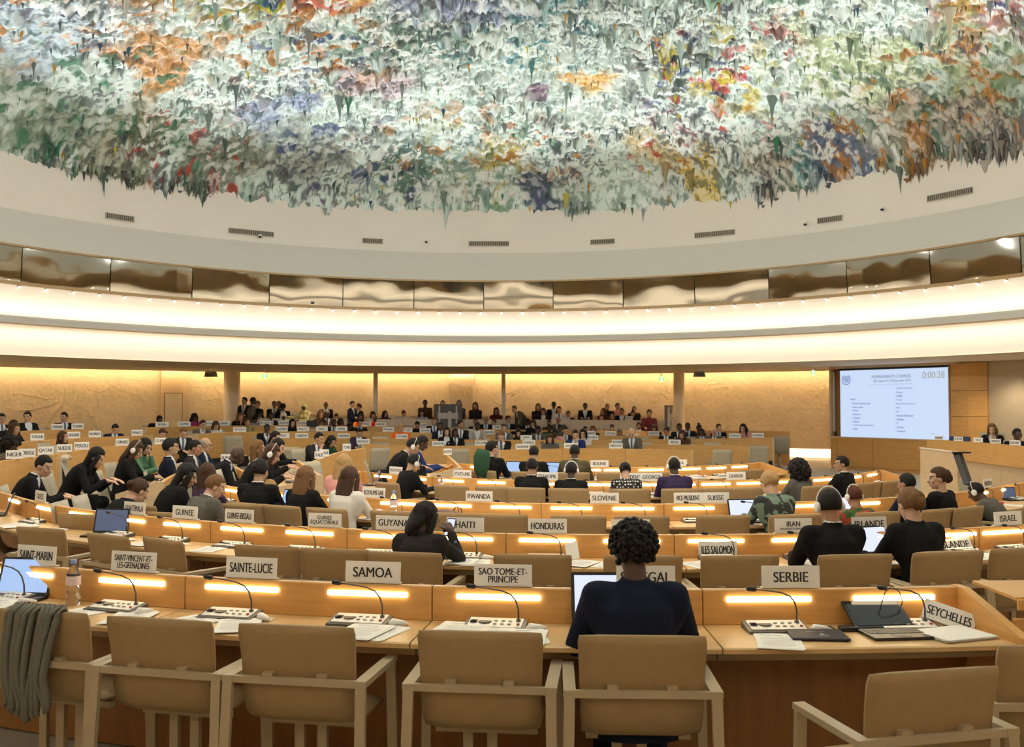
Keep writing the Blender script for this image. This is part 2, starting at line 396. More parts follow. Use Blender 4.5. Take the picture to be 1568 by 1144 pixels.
# ------------------------------------------------------------------ painted ceiling (generic drip-textured paint, own design)
def art():
    TH0, TH1, nt_, nr = math.radians(-105), math.radians(105), 1500, 330
    th = np.linspace(TH0, TH1, nt_); tt = np.linspace(0, 1, nr); rr = 12.05 * (1 - tt ** 1.15 * .93)
    T, R = np.meshgrid(th, rr)
    X = C0[0] + (12.05 + BX) * R / 12.05 * np.sin(T); Y = C0[1] + (12.05 + BY) * R / 12.05 * np.cos(T)
    q = np.clip(R / 12.05, 0, 1); Z = 7.62 + 3.0 * (1 - q ** 2.6) ** .62
    # lumps
    n1 = fbm(3, X * .55, Y * .55, 4); n2 = fbm(11, X * 2.6, Y * 2.6, 4); n3 = fbm(23, X * 9, Y * 12, 3)
    drip = np.clip((fbm(31, X * 3.4, Y * 2.9, 3) - .56) / .2, 0, 1) ** 1.6
    Z = Z - .30 * (n1 - .5) - .17 * (n2 - .5) - .16 * (n3 - .5) - drip * (.10 + .25 * np.clip(n1 - .45, 0, 1) * 2)
    edge = np.clip(tt / .05, 0, 1)[:, None]; Z = Z - (1 - edge) * .25 * fbm(77, T * 60, T * 0 + 3, 3)
    # colour zones (soft blobs in plan), broken up by noise
    base = np.array([.76, .90, .85]); colr = np.zeros(X.shape + (3,)) + base
    wx = X + 1.3 * (fbm(41, X * .9, Y * .9, 4) - .5); wy = Y + 1.3 * (fbm(51, X * .9, Y * .9, 4) - .5)
    G = fbm(61, X * 1.7, Y * 1.7, 5)
    blobs = [(30, 25, 1.1, (.02, .02, .025)), (300, 40, .9, (.75, .09, .03)), (180, 90, 1.2, (.55, .25, .05)), (380, 70, 1.3, (.10, .11, .28)), (500, 125, .7, (.80, .16, .08)),
             (70, 120, 1.5, (.55, .68, .78)), (250, 160, 1.0, (.75, .33, .06)), (380, 130, .7, (.05, .22, .10)), (640, 40, 1.2, (.55, .22, .22)), (560, 20, .9, (.45, .40, .50)), (740, 40, 1.3, (.70, .66, .16)),
             (870, 15, .55, (.85, .05, .03)), (1100, 70, 1.4, (.18, .42, .22)), (1320, 25, .8, (.80, .66, .06)), (900, 110, 1.0, (.36, .46, .42)), (1520, 90, 1.1, (.55, .20, .17)),
             (700, 120, 1.4, (.30, .36, .56)), (620, 170, 1.2, (.25, .40, .32)), (1460, 130, 1.3, (.34, .48, .28)), (1330, 150, 1.4, (.62, .70, .42)), (880, 240, .55, (.90, .52, .10)),
             (830, 300, .5, (.05, .06, .20)), (760, 290, .6, (.75, .55, .22)), (620, 290, .8, (.16, .30, .24)), (1000, 280, .9, (.75, .60, .30)), (1210, 235, .6, (.10, .42, .44)), (1300, 220, .7, (.12, .16, .34)),
             (120, 230, 1.1, (.36, .38, .24)), (330, 270, .9, (.30, .33, .26)), (480, 280, .8, (.30, .34, .32)), (1430, 195, .9, (.66, .60, .50)), (1090, 300, .5, (.90, .66, .10)), (40, 190, .8, (.30, .40, .30)),
             (560, 200, .6, (.70, .55, .62)), (830, 215, .35, (.20, .04, .16)), (1180, 270, .6, (.70, .62, .50)), (450, 210, .7, (.35, .42, .65)), (1550, 180, .6, (.55, .45, .36)), (970, 30, .8, (.55, .66, .70))]
    for (bx, by, br, bc) in blobs:
        d = ray(bx, by); zz = 8.6 if by < 240 else 8.0; t = (zz - CAMZ) / d.z; ox, oy = d.x * t, d.y * t
        rr_ = math.hypot((ox - C0[0]) / 13.5, (oy - C0[1]) / 15.4)
        if rr_ > .97: ox = C0[0] + (ox - C0[0]) * .97 / rr_; oy = C0[1] + (oy - C0[1]) * .97 / rr_
        br *= .8 + t / 60
        m = np.exp(-((wx - ox) ** 2 / (br * 1.15) ** 2 + (wy - oy) ** 2 / br ** 2)) 
        m = np.clip((m - .25 + (G - .5) * 1.7) / .35, 0, 1) * np.clip(m * 2.5, 0, 1)
        colr = colr * (1 - .9 * m[..., None]) + np.array(bc) * (.9 * m[..., None])
    # small scattered patches of strong colour, gathered in loose drifts
    for q_, bc in enumerate([(.80, .30, .03), (.03, .14, .07), (.05, .08, .26), (.60, .05, .03), (.72, .60, .05), (.03, .04, .05), (.10, .30, .18), (.60, .26, .05), (.08, .30, .34)]):
        zone = np.clip((fbm(200 + 7 * q_, X * .22 + q_, Y * .22, 2) - .60) * 7, 0, 1); m = np.clip((fbm(300 + 7 * q_, X * 2.7, Y * 3.4, 4) - .60) / .04, 0, 1) * zone
        colr = colr * (1 - .88 * m[..., None]) + np.array(bc) * (.88 * m[..., None])
    # shade of the cracks painted in as fine dark flecks, and white spray on the raised lumps
    f1 = fbm(71, X * 6.2, Y * 9.5, 4); f2 = fbm(81, X * 15, Y * 22, 3)
    dk = np.clip((f1 * .6 + f2 * .4 - .515) / .05, 0, 1) * (.40 + .60 * np.clip((n1 - .38) * 4, 0, 1))
    dcol = np.stack([.02 + .16 * n1, .06 + .16 * n2, .045 + .16 * n1], -1)
    colr = colr * (1 - .84 * dk[..., None]) + dcol * (.84 * dk[..., None])
    wh = np.clip((.45 - f1) / .05, 0, 1) * np.clip((fbm(91, X * .5, Y * .5, 3) - .40) * 5, .35, .95)
    colr = colr * (1 - wh[..., None]) + np.array([.90, .96, .94]) * wh[..., None]
    hue = fbm(101, X * 1.1, Y * 1.1, 2)[..., None]; colr = colr * (.92 + .16 * hue)
    return X, Y, Z, np.clip(colr, 0, 1)
X, Y, Z, CC = art(); nr, nt_ = X.shape
def grid_mesh(name, X, Y, Z, CC, m):
    nr, n2 = X.shape; me = bpy.data.meshes.new(name)
    me.vertices.add(nr * n2); me.vertices.foreach_set('co', np.stack([X, Y, Z], -1).astype('f').ravel())
    i = np.arange(nr - 1)[:, None] * n2 + np.arange(n2 - 1)[None, :]
    F = np.stack([i, i + n2, i + n2 + 1, i + 1], -1).reshape(-1, 4); nf = len(F)
    me.loops.add(nf * 4); me.loops.foreach_set('vertex_index', F.ravel().astype('i'))
    me.polygons.add(nf); me.polygons.foreach_set('loop_start', np.arange(0, nf * 4, 4, dtype='i'))
    me.polygons.foreach_set('use_smooth', np.ones(nf, bool)); me.update()
    ca = me.color_attributes.new('Col', 'FLOAT_COLOR', 'POINT')
    ca.data.foreach_set('color', np.concatenate([CC, np.ones(CC.shape[:2] + (1,))], -1).astype('f').ravel())
    me.materials.append(m); me.update(); return me
artm = mat('spray_paint', attr='Col', rough=.8, bump=(26, .5, 5, .03), spec=.2)
struct(link('ceiling_painted_dome', grid_mesh('dome', X, Y, Z, CC, artm)))
mb = MB(); mb.lathe([(12.05, 7.62), (11.5, 8.9), (10, 9.8), (7, 10.4), (3, 10.6), (-1.45, 10.65)], 40, C0, math.radians(104), math.radians(256))
struct(link('ceiling_dome_behind', recalc(mb.mesh('dome_behind', mat('dome_plain', (.62, .68, .64), .9), True))))
mb = MB(); mb.lathe([(1.2, 10.55), (-1.45, 10.6)], 40, C0); struct(link('ceiling_dome_crown', recalc(mb.mesh('dome_crown', MATS['dome_plain'], True))))
# hanging drips of paint: cones with bent tips, coloured like the paint they hang from
def drips():
    mb = MB(); cols = []; r = random.Random(5); big = []
    def one(ti, ri, ln, rad, col):
        x, y, z = float(X[ri, ti]), float(Y[ri, ti]), float(Z[ri, ti])
        n = 7; P = []; R = []
        dx, dy = r.uniform(-.03, .03), r.uniform(-.03, .03)
        for k in range(6):
            t = k / 5; P.append((x + dx * t * ln * 2, y + dy * t * ln * 2, z + .06 - t * ln))
            R.append(rad * ((1 - t) ** 1.5 * .85 + .12 * (1 - t) + .012) * r.uniform(.8, 1.2))
        mb.tube(P, R, n, caps=False); cols.extend([col] * (n * 6))
    for _ in range(3400):
        ti = r.randrange(230, nt_ - 230); ri = int((r.random() ** 1.25) * nr * .78) + 2
        c = CC[ri, ti]; big_ = r.random() < .045
        ln = r.uniform(.3, .75) if big_ else r.uniform(.07, .28); k = r.uniform(.2, .8)
        c2 = np.clip(c * k + np.array([.02, .05, .04]), 0, 1)
        if r.random() < .10: c2 = np.array(r.choice([(.55, .28, .06), (.05, .12, .20), (.06, .20, .12), (.35, .38, .34), (.60, .50, .08)]))
        one(ti, ri, ln, ln * r.uniform(.10, .2) if big_ else ln * r.uniform(.14, .28), c2)
    # clusters over the rim
    for (p0, p1, n, lmax) in ((95, 330, 150, .30), (303, 312, 6, .62), (440, 470, 4, .2), (868, 905, 26, .35), (1160, 1195, 22, .42), (1225, 1280, 26, .38), (1395, 1440, 30, .45), (1440, 1568, 70, .35), (1500, 1560, 20, .5), (0, 95, 25, .14), (330, 1560, 160, .09)):
        for _ in range(n):
            a = ang_of(r.uniform(p0, p1), 12.0)[0]; ti = int((a - math.radians(-105)) / math.radians(210) * (nt_ - 1)); ti = max(0, min(nt_ - 1, ti)); ri = r.randrange(0, 10)
            c = CC[ri + 6, ti] * r.uniform(.4, .8); one(ti, ri, r.uniform(.3, 1) * lmax + .06, lmax * r.uniform(.12, .25) + .015, c)
    me = mb.mesh('drips', artm, True)
    ca = me.color_attributes.new('Col', 'FLOAT_COLOR', 'POINT')
    a = np.concatenate([np.array(cols), np.ones((len(cols), 1))], 1).astype('f')
    ca.data.foreach_set('color', a.ravel()); return me
o = link('paint_drips', drips()); tag(o, 'hardened paint drips hanging all over the multicoloured ceiling', 'paint drips', kind='stuff')
# ================================================================== ROWS OF DESKS
def circ_row(cx, D0, R, zt, pa, pb, al=-9, ar=9):     # circular arc that runs on straight beyond the angles al and ar
    pts = []
    for k in range(-2400, 2401):
        a = k / 1000; e = min(max(a, al), ar)
        if abs(e) > 1.3: continue
        x = R * (a - e)
        p = Vector((cx + R * math.sin(e) + x * math.cos(e), D0 + R - R * math.cos(e) + x * math.sin(e), zt))
        px = proj(p)[0]
        if pa <= px <= pb and p.y < 40: pts.append(p)
    return pts
def poly_row(ctrl, step=.15):           # ctrl: (px, py of the panel top, depth) -> smooth world polyline
    C = [at_depth(*c) for c in ctrl]; pts = []
    if len(C) == 2: C = [C[0], (C[0] + C[1]) / 2, C[1]]
    P = [C[0] * 2 - C[1]] + C + [C[-1] * 2 - C[-2]]
    for i in range(1, len(P) - 2):
        n = max(2, int((P[i + 1] - P[i]).length / step))
        for k in range(n):
            t = k / n; a, b, c, d = P[i - 1], P[i], P[i + 1], P[i + 2]
            pts.append(.5 * ((2 * b) + (c - a) * t + (2 * a - 5 * b + 4 * c - d) * t * t + (3 * b - a - 3 * c + d) * t ** 3))
    pts.append(P[-2]); return pts
class Row:
    def __init__(s, pts, side, H=.92):     # side: +1 seats to the right of travel, -1 to the left
        s.p = pts; s.side = side; s.H = H; s.n = []; s.L = [0]
        for i in range(len(pts)):
            t = pts[min(i + 1, len(pts) - 1)] - pts[max(i - 1, 0)]; t.z = 0; t.normalize()
            s.n.append(Vector((t.y, -t.x, 0)) * side)
            if i: s.L.append(s.L[-1] + (pts[i] - pts[i - 1]).length)
    def at(s, l):
        l = max(0, min(s.L[-1], l)); i = 0
        lo, hi = 0, len(s.L) - 1
        while hi - lo > 1:
            m = (lo + hi) // 2
            if s.L[m] <= l: lo = m
            else: hi = m
        t = (l - s.L[lo]) / max(1e-6, s.L[hi] - s.L[lo])
        return s.p[lo].lerp(s.p[hi], t), s.n[lo].lerp(s.n[hi], t).normalized()
    def find(s, px, off=0., dz=0.):        # arc length where the point offset by off toward the seats shows at column px
        best = min(range(len(s.p)), key=lambda i: abs(proj(s.p[i] + s.n[i] * off + Vector((0, 0, dz)))[0] - px))
        l = s.L[best]; e = 1e9
        for k in range(-20, 21):
            q = l + k * .012; p, n = s.at(q); d = abs(proj(p + n * off)[0] - px)
            if d < e: e = d; l2 = q
        return l2
    def cut(s, l0, l1, step=.12):
        n = max(2, int((l1 - l0) / step) + 1); return [(*[x for x in s.at(l0 + (l1 - l0) * k / (n - 1))],) for k in range(n)]
BASE_N = {}
def desk_unit(row, l0, l1, where, strips=(), near=True, ends=(False, False), group=None):
    path0 = row.cut(l0, l1); mid, mn = row.at((l0 + l1) / 2); H = row.H
    base = Vector((mid.x, mid.y, mid.z - H)); path = [(Vector((p.x, p.y, p.z - H)), n) for p, n in path0]
    e = empty('conference_desk', base)
    def part(name, prof, m, bev=0, pth=None, par=e):
        mb = MB(); mb.sweep(pth or path, prof); o = put(mb, name, m, par, base, bev=bev); return o
    fp = part('front_panel', [(-.04, .27), (-.04, H - .006), (-.034, H), (0, H), (.006, H - .006), (.006, .745), (0, .74), (0, .27)], oak)
    tp = part('desktop', [(.0, .712), (.0, .742), (.475, .742), (.485, .736), (.485, .716), (.475, .712)], oak_top)
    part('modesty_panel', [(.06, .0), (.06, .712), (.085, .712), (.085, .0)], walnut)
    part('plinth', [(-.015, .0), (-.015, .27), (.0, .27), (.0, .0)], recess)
    if near:
        part('cable_tray', [(.30, .655), (.30, .70), (.36, .70), (.36, .655)], frame_m)
    for s0 in strips:
        mb = MB(); seg = row.cut(s0 - .215, s0 + .215, .1); seg = [(Vector((p.x, p.y, p.z - H)), n) for p, n in seg]
        mb.sweep(seg, [(.004, H - .060), (.004, H - .036), (.018, H - .036), (.018, H - .060)])
        put(mb, 'led_strip', ledm, fp, base)
    for k, fl in enumerate(ends):
        if fl:
            la = l0 if k == 0 else l1; lb = la + (-.045 if k == 0 else .045)
            p, n = row.at(la); t = Vector((n.y, -n.x, 0)) * (.045 if (k == 0) == (row.side > 0) else .045)
            tt = (row.at(la + .01 if k == 0 else la - .01)[0] - p); tt.z = 0; tt = -tt.normalized() * .045 if tt.length > 1e-6 else t
            mb = MB(); q = Vector((p.x, p.y, p.z - H)); mb.sweep([(q, n), (q + tt, n)], [(-.05, 0), (-.05, H + .003), (.05, H + .003), (.53, .775), (.53, .70), (.47, .0)])
            put(mb, 'end_panel', oak if near else oak_pale, e, base)
    tag(e, where, 'desk', group)
    return e
FLOORPTS = []
ROWS = {}
def mkrow(key, pts, side, H=.92):
    r = Row(pts, side, H); ROWS[key] = r
    for i in range(0, len(pts), 12): p = pts[i]; FLOORPTS.append((p.x, p.y, p.z - H))
    return r
R1 = mkrow('1', circ_row(1.0, 5.02, 10.2, .92, -190, 1466), +1)
R2 = mkrow('2', circ_row(1.1, 7.54, 8.3, .865, -60, 1640, -.88, .7), +1)
R3 = mkrow('3', circ_row(1.3, 10.32, 6.55, .82, 346, 1640, -9, .78), +1)
R4 = mkrow('4', circ_row(1.7, 13.65, 5.1, .797, 556, 1347), +1)
R5 = mkrow('5', circ_row(1.6, 16.3, 3.65, .825, 700, 1163), +1)
SEP = {'1': [-90, 18, 284, 661, 1075, 1466], '2': None}
STRIPS = {'1': [-95, 35, 200, 369, 561, 764, 970, 1178, 1371],
          '2': [-24, 20, 67, 122, 196, 276, 369, 473, 591, 712, 837, 968, 1097, 1225, 1350, 1462, 1538],
          '3': [357, 440, 524, 608, 692, 782, 875, 970, 1063, 1148, 1237, 1325, 1412, 1503, 1545],
          '4': [585, 635, 690, 752, 838, 912, 985, 1042, 1097, 1150, 1212, 1262, 1309, 1337],
          '5': [735, 790, 852, 900, 945, 998, 1057, 1098, 1134]}
DESKNAMES = {'1': 'front row desk', '2': 'second row desk', '3': 'third row desk', '4': 'fourth row desk', '5': 'fifth row desk'}
NEARPL = {'1': ['before the blue laptop', 'under the SAINT-MARIN and SAINT-VINCENT nameplates', 'under the SAINTE-LUCIE and SAMOA nameplates', 'under the SAO TOME-ET-PRINCIPE nameplate', 'with the black tablet and end panel']}
SLOT = {}
def unit_row(key, per=2, names=None):
    row = ROWS[key]; st = [row.find(px, .02, -.05) for px in STRIPS[key]]; SLOT[key] = st
    cuts = [0]
    if key == '1': cuts = [0] + [row.find(px) for px in SEP['1'][1:-1]] + [row.L[-1]]
    else:
        for i in range(per - 1, len(st) - 1, per): cuts.append((st[i] + st[i + 1]) / 2)
        if row.L[-1] - cuts[-1] < .5: cuts.pop()
        cuts.append(row.L[-1])
    for i in range(len(cuts) - 1):
        a, b = cuts[i] + .004, cuts[i + 1] - .004
        ss = [x for x in st if a <= x < b]
        lab = names[i] if names and i < len(names) else 'light oak %s, unit %d' % (DESKNAMES[key], i)
        last = (i == len(cuts) - 2)
        desk_unit(row, a, b, lab, ss, True, (i == 0 and key in '345', last and key in '1345'), 'oak desks of the ' + DESKNAMES[key].replace(' desk', ''))
unit_row('1', names=['light oak front row desk unit under the open blue laptop', 'light oak front row desk unit under SAINT-MARIN and SAINT-VINCENT nameplates', 'light oak front row desk unit under SAINTE-LUCIE and SAMOA nameplates',
                     'light oak front row desk unit used by the person in navy blazer', 'light oak front row desk unit under SERBIE nameplate, with sloping end panel'])
unit_row('2', names=['light oak second row desk at the left picture edge under blank-ended papers', 'second row desk unit with the dark screened tablet and GUATEMALA nameplate', 'second row desk unit beside GUATEMALA nameplate toward GUINEE',
                     'second row desk unit carrying GUINEE and GUINEE-BISSAU nameplates', 'second row desk unit carrying GUINEE EQUATORIALE and GUYANA nameplates', 'second row desk unit carrying HAITI and HONDURAS nameplates',
                     'second row desk unit behind the afro-haired person and ILES SALOMON card', 'second row desk unit carrying IRAN and IRLANDE nameplates', 'second row desk unit under ISRAEL nameplate at the right edge'])
unit_row('3', names=['third row desk unit with the open end by the aisle at left', 'third row desk unit behind the long-haired woman in white', 'third row desk unit under ROYAUME-UNI nameplate and bottle', 'third row desk unit carrying RWANDA nameplate',
                     'third row desk unit carrying SLOVENIE nameplate', 'third row desk unit carrying VICE-PRESIDENT and SUISSE nameplates', 'third row desk unit with the laptop of the woman in patterned scarf', 'third row desk unit beneath VENEZUELA nameplate'])
unit_row('4', names=['fourth row desk unit carrying EQUATEUR nameplate', 'fourth row desk unit carrying ETATS-UNIS nameplate', 'fourth row desk unit carrying ETHIOPIE nameplate', 'fourth row desk unit carrying PRESIDENT and GEORGIE nameplates',
                     'fourth row desk unit carrying GHANA nameplate', 'fourth row desk unit in front of the curly black-haired woman', 'fourth row desk unit ending in a sloped side panel'])
unit_row('5', names=['fifth row desk unit with two open laptops', 'fifth row desk unit before the person in olive jacket', 'fifth row desk unit carrying BOLIVIE nameplate', 'fifth row desk unit carrying the half hidden CUBA nameplate', 'fifth row desk unit at the right end with sloped panel'])
# far side and left wing rows; the seats are behind their panels
FAR = [
 ('F1', [(765, 689, 23.4), (907, 686.5, 24.2), (1058, 689.5, 24.2)], -1, 3, 'pale oak desk facing us, foremost of the far side', (True, True)),
 ('F2', [(556, 680, 25.6), (660, 683, 26), (760, 682, 26.2), (920, 681, 26.4), (1060, 681, 26.4), (1147, 683, 26.0)], -1, 4, 'pale oak desk in the second far row', (True, True)),
 ('F3', [(430, 671, 25.2), (560, 671.5, 27), (760, 673.5, 27.9), (930, 673.5, 28.2), (1060, 672, 28.2), (1183, 670, 27.6)], -1, 5, 'pale oak desk in the third far row', (True, True)),
 ('F4', [(302, 664, 24.5), (380, 661.5, 26.5), (560, 660.5, 29), (760, 665.5, 29.8), (930, 667, 30), (1030, 667, 30)], -1, 5, 'pale oak desk in the fourth far row', (True, True)),
 ('F5', [(222, 654.5, 25.5), (380, 651.5, 28.8), (560, 652.5, 30.8), (760, 657.5, 31.6), (900, 659, 31.6), (1035, 661, 31.6)], -1, 5, 'pale oak desk in the fifth far row, last before the benches', (True, True)),
 ('L1', [(-40, 663, 20.5), (60, 659, 22), (141, 656.5, 23.3)], -1, 2, 'pale oak desk in the backmost left row', (False, True)),
 ('L2', [(-40, 682, 16.5), (60, 674.5, 18.3), (140, 670, 20), (200, 667.5, 21.5), (230, 667, 22.5)], -1, 2, 'pale oak desk in the second row from the left wall', (False, True)),
 ('L3', [(-60, 716, 13.0), (0, 706, 14.2), (80, 695, 15.8), (165, 684, 17.7), (240, 680.5, 20.0), (275, 679.5, 21.5)], -1, 3, 'pale oak desk in the third row from the left wall', (False, True)),
 ('W3', [(245, 738, 12.6), (262, 728, 14.0), (300, 712, 17.0), (316, 703, 19.5)], -1, 2, 'oak desk wing with papers and a yellow pouch', (True, False)),
 ('W4', [(489, 728, 13.2), (472, 718, 14.8), (455, 706, 17.4)], -1, 2, 'oak desk wing with a laptop and glasses near the left aisle', (True, False)),
 ('W5', [(704, 716, 15.4), (694, 706, 17.3), (684, 697, 19.6)], -1, 2, 'oak desk wing used by two men with headphones', (True, False)),
 ('W6', [(478, 706, 17.0), (516, 693, 18.6), (556, 686, 20.2)], -1, 2, 'oak desk wing with two small nameplates before a dark-haired couple', (False, True)),
 ('W2', [(372, 722, 14.6), (356, 713, 16.0), (348, 707, 17.4)], -1, 2, 'oak desk wing in front of the bald man in black', (False, False)),
]
for key, ctrl, side, nn, lab, ends in FAR:
    row = mkrow(key, poly_row(ctrl), side); L = row.L[-1]
    for i in range(nn):
        ll = lab if nn == 1 else lab + ', ' + ['leftmost section', 'second section', 'third section', 'fourth section', 'fifth section'][i]
        if nn == 2 and key[0] == 'W': ll = lab + (', section nearer the camera' if i == 0 else ', section farther away')
        desk_unit(row, L * i / nn + .004, L * (i + 1) / nn - .004, ll, (), False, (ends[0] and i == 0, ends[1] and i == nn - 1), 'pale oak desks of the far and left rows')
# raised back benches with a continuous front
bb = mkrow('B', poly_row([(380, 641, 31), (480, 640.5, 32.2), (570, 642, 32.8), (760, 642.5, 33.3), (900, 643, 33.4), (1036, 644.5, 33.2)]), -1)
L = bb.L[-1]
for i in range(4):
    seg = bb.cut(L * i / 4 + .004, L * (i + 1) / 4 - .004, .2); mid = seg[len(seg) // 2][0]; base = Vector((mid.x, mid.y, mid.z - .92))
    e = empty('bench_counter', base); pth = [(Vector((p.x, p.y, p.z - .92)), n) for p, n in seg]
    mb = MB(); mb.sweep(pth, [(-.04, .0), (-.04, .92), (0, .92), (0, .0)]); put(mb, 'front_panel', mat('pale_laminate', (.80, .67, .49), .5, noise=(3, .04)), e, base)
    mb = MB(); mb.sweep(pth, [(0, .70), (0, .73), (.42, .73), (.42, .70)]); put(mb, 'counter_top', oak_pale, e, base)
    tag(e, 'long pale counter before the back benches, ' + ['section under the standing people', 'section with two white cards', 'section behind the monitor stand', 'section under the seated row near the grey column'][i], 'counter', 'pale counters of the back benches')
# low partition behind the last seats on the right of the far side
rp = poly_row([(1035, 659, 30.6), (1120, 659.5, 30.4), (1209, 660.5, 30.0)])
rw = Row(rp, -1, .92); 
for p in rp[::6]: FLOORPTS.append((p.x, p.y, p.z - 1.02))
for i in range(2):
    L = rw.L[-1]; seg = rw.cut(L * i / 2 + .003, L * (i + 1) / 2 - .003); mid = seg[len(seg) // 2][0]; base = Vector((mid.x, mid.y, mid.z - 1.02))
    mb = MB(); mb.sweep([(Vector((p.x, p.y, p.z - 1.02)), n) for p, n in seg], [(-.03, 0), (-.03, 1.02), (.03, 1.02), (.03, 0)])
    o = put(mb, 'low_partition', oak, None, base); tag(o, ['low oak partition behind the last far seats, by the column', 'low oak partition with an upright end near the lit wall base'][i], 'partition', 'low oak partitions')
# ------------------------------------------------------------------ floor: gently dished, following the tiers
FLOORPTS += [(x, y, .0) for x in (-3, 0, 3) for y in (-2, 1, 3)] + [(10.2, 31.5, .05), (8.5, 29, 0), (11, 26, .0), (9, 22, -.05), (7, 24, -.12), (8, 18, -.1), (2, 22, -.2), (0, 20, -.2), (-10, 10, .1), (-7, 8, .0)]
def floor_at(x, y):
    a = b = 0
    for (u, v, z) in FLOORPTS:
        wt = 1 / ((x - u) ** 2 + (y - v) ** 2 + .15) ** 2; a += wt * z; b += wt
    return a / b - .004
def floor_mesh():
    xs = np.arange(-20, 20.1, .25); ys = np.arange(-6, 37.1, .25); XX, YY = np.meshgrid(xs, ys)
    A = np.zeros_like(XX); B = np.zeros_like(XX)
    for (u, v, z) in FLOORPTS:
        wt = 1 / ((XX - u) ** 2 + (YY - v) ** 2 + .15) ** 2; A += wt * z; B += wt
    ZZ = A / B - .012
    me = bpy.data.meshes.new('floor'); n2 = len(xs); me.vertices.add(XX.size)
    me.vertices.foreach_set('co', np.stack([XX, YY, ZZ], -1).astype('f').ravel())
    i = np.arange(len(ys) - 1)[:, None] * n2 + np.arange(n2 - 1)[None, :]; F = np.stack([i, i + 1, i + n2 + 1, i + n2], -1).reshape(-1, 4); nf = len(F)
    me.loops.add(nf * 4); me.loops.foreach_set('vertex_index', F.ravel().astype('i')); me.polygons.add(nf)
    me.polygons.foreach_set('loop_start', np.arange(0, nf * 4, 4, dtype='i')); me.polygons.foreach_set('use_smooth', np.ones(nf, bool)); me.update()
    me.materials.append(carpet); me.materials.append(carpet_pale)
    ctr = np.stack([XX[:-1, :-1] + .1, YY[:-1, :-1] + .1], -1).reshape(-1, 2)
    pale = (ctr[:, 0] > 5.6) & (ctr[:, 1] > 16.5)
    me.polygons.foreach_set('material_index', pale.astype('i')); me.update(); return me
struct(link('floor', floor_mesh()))
# ================================================================== WALL FITTINGS, SCREEN, PODIUM
def wall_pt(px, inset=.0):
    r = RW - inset; a, Y = ang_of(px, r); return E(r, a), nang(r, a)
def col_at(px, D, rad, z0, z1, name, m, lab=None, n=20):
    p = at_depth(px, 620, D); mb = MB(); mb.cyl((0, 0, 0), rad, z1 - z0, n); mb.cyl((0, 0, z1 - z0 - .03), rad * 1.12, .03, n)
    o = put(mb, name, m, None, loc=(p.x, p.y, z0), smooth=False); return struct(o)
colm = mat('column_paint', (.90, .80, .64), .6)
col_at(355, 33.2, .27, -.2, 3.0, 'column_1', colm, n=28); col_at(1040, 34.0, .19, -.2, 3.0, 'column_2', colm, n=28)
for k, (px, D) in enumerate(((575, 33.6), (771, 34.4))):
    p = at_depth(px, 620, D); mb = MB(); mb.box((0, 0, 1.6), (.14, .14, 2.8)); mb.box((0, -.075, 1.9), (.1, .01, .25))
    struct(put(mb, 'column_%d' % (k + 3), mat('pale_column', (.90, .84, .74), .6), loc=(p.x, p.y, .15), bev=.01))
# broad niche pilaster between the grey columns
(wx, wy), wa = wall_pt(706, .10); mb = MB(); mb.box((0, 0, 1.5), (1.0, .26, 3.2)); struct(put(mb, 'trim_pilaster', plaster, loc=(wx, wy, -.1), rot=(0, 0, -wa), bev=.1))
# dark rails dividing the wall under the cove at left (light wood door leaf with frame)
(wx, wy), wa = wall_pt(265, .10); d = empty('door_1', (wx, wy, .0), -wa); d['kind'] = 'structure'
mb = MB(); mb.box((0, 0, 1.5), (.80, .12, 3.0)); put(mb, 'door_surround', oak_pale, d, bev=.01)
mb = MB(); mb.box((0, -.075, 1.12), (.56, .035, 2.24)); lf = put(mb, 'door_leaf', mat('door_leaf', (.68, .54, .34), .5, noise=(3, .05)), d, bev=.006)
mb = MB(); mb.box((.24, -.115, 1.05), (.10, .03, .02)); put(mb, 'door_handle', steel, d)
mb = MB()
for x in (-.29, .29): mb.box((x, -.066, 1.12), (.015, .03, 2.26))
mb.box((0, -.066, 2.25), (.6, .03, .015)); put(mb, 'door_gap', recess, d)
# lit skirting on the right
a0 = ang_of(1190, RW - .06)[0]; a1 = ang_of(1275, RW - .06)[0]
mb = MB(); P = [(*E(RW - .06, a0 + (a1 - a0) * k / 8), 0) for k in range(9)]
zb = at_depth(1235, 700, ang_of(1235, RW)[1]).z; zt = at_depth(1235, 687, ang_of(1235, RW)[1]).z
mb.lathe([(RW - .02, zb), (RW - .10, zb), (RW - .10, zt), (RW - .02, zt), (RW - .02, zb)], 10, C0, a0, a1)
struct(put(mb, 'baseboard_lit', mat('skirting_led', (.9, .85, .7), emit=(1, .86, .62), es=1.6)))
mb = MB(); mb.lathe([(RW - .02, zt), (RW - .14, zt), (RW - .14, zt + .03), (RW - .02, zt + .03), (RW - .02, zt)], 10, C0, a0, a1); struct(put(mb, 'trim_skirting', oak_pale))
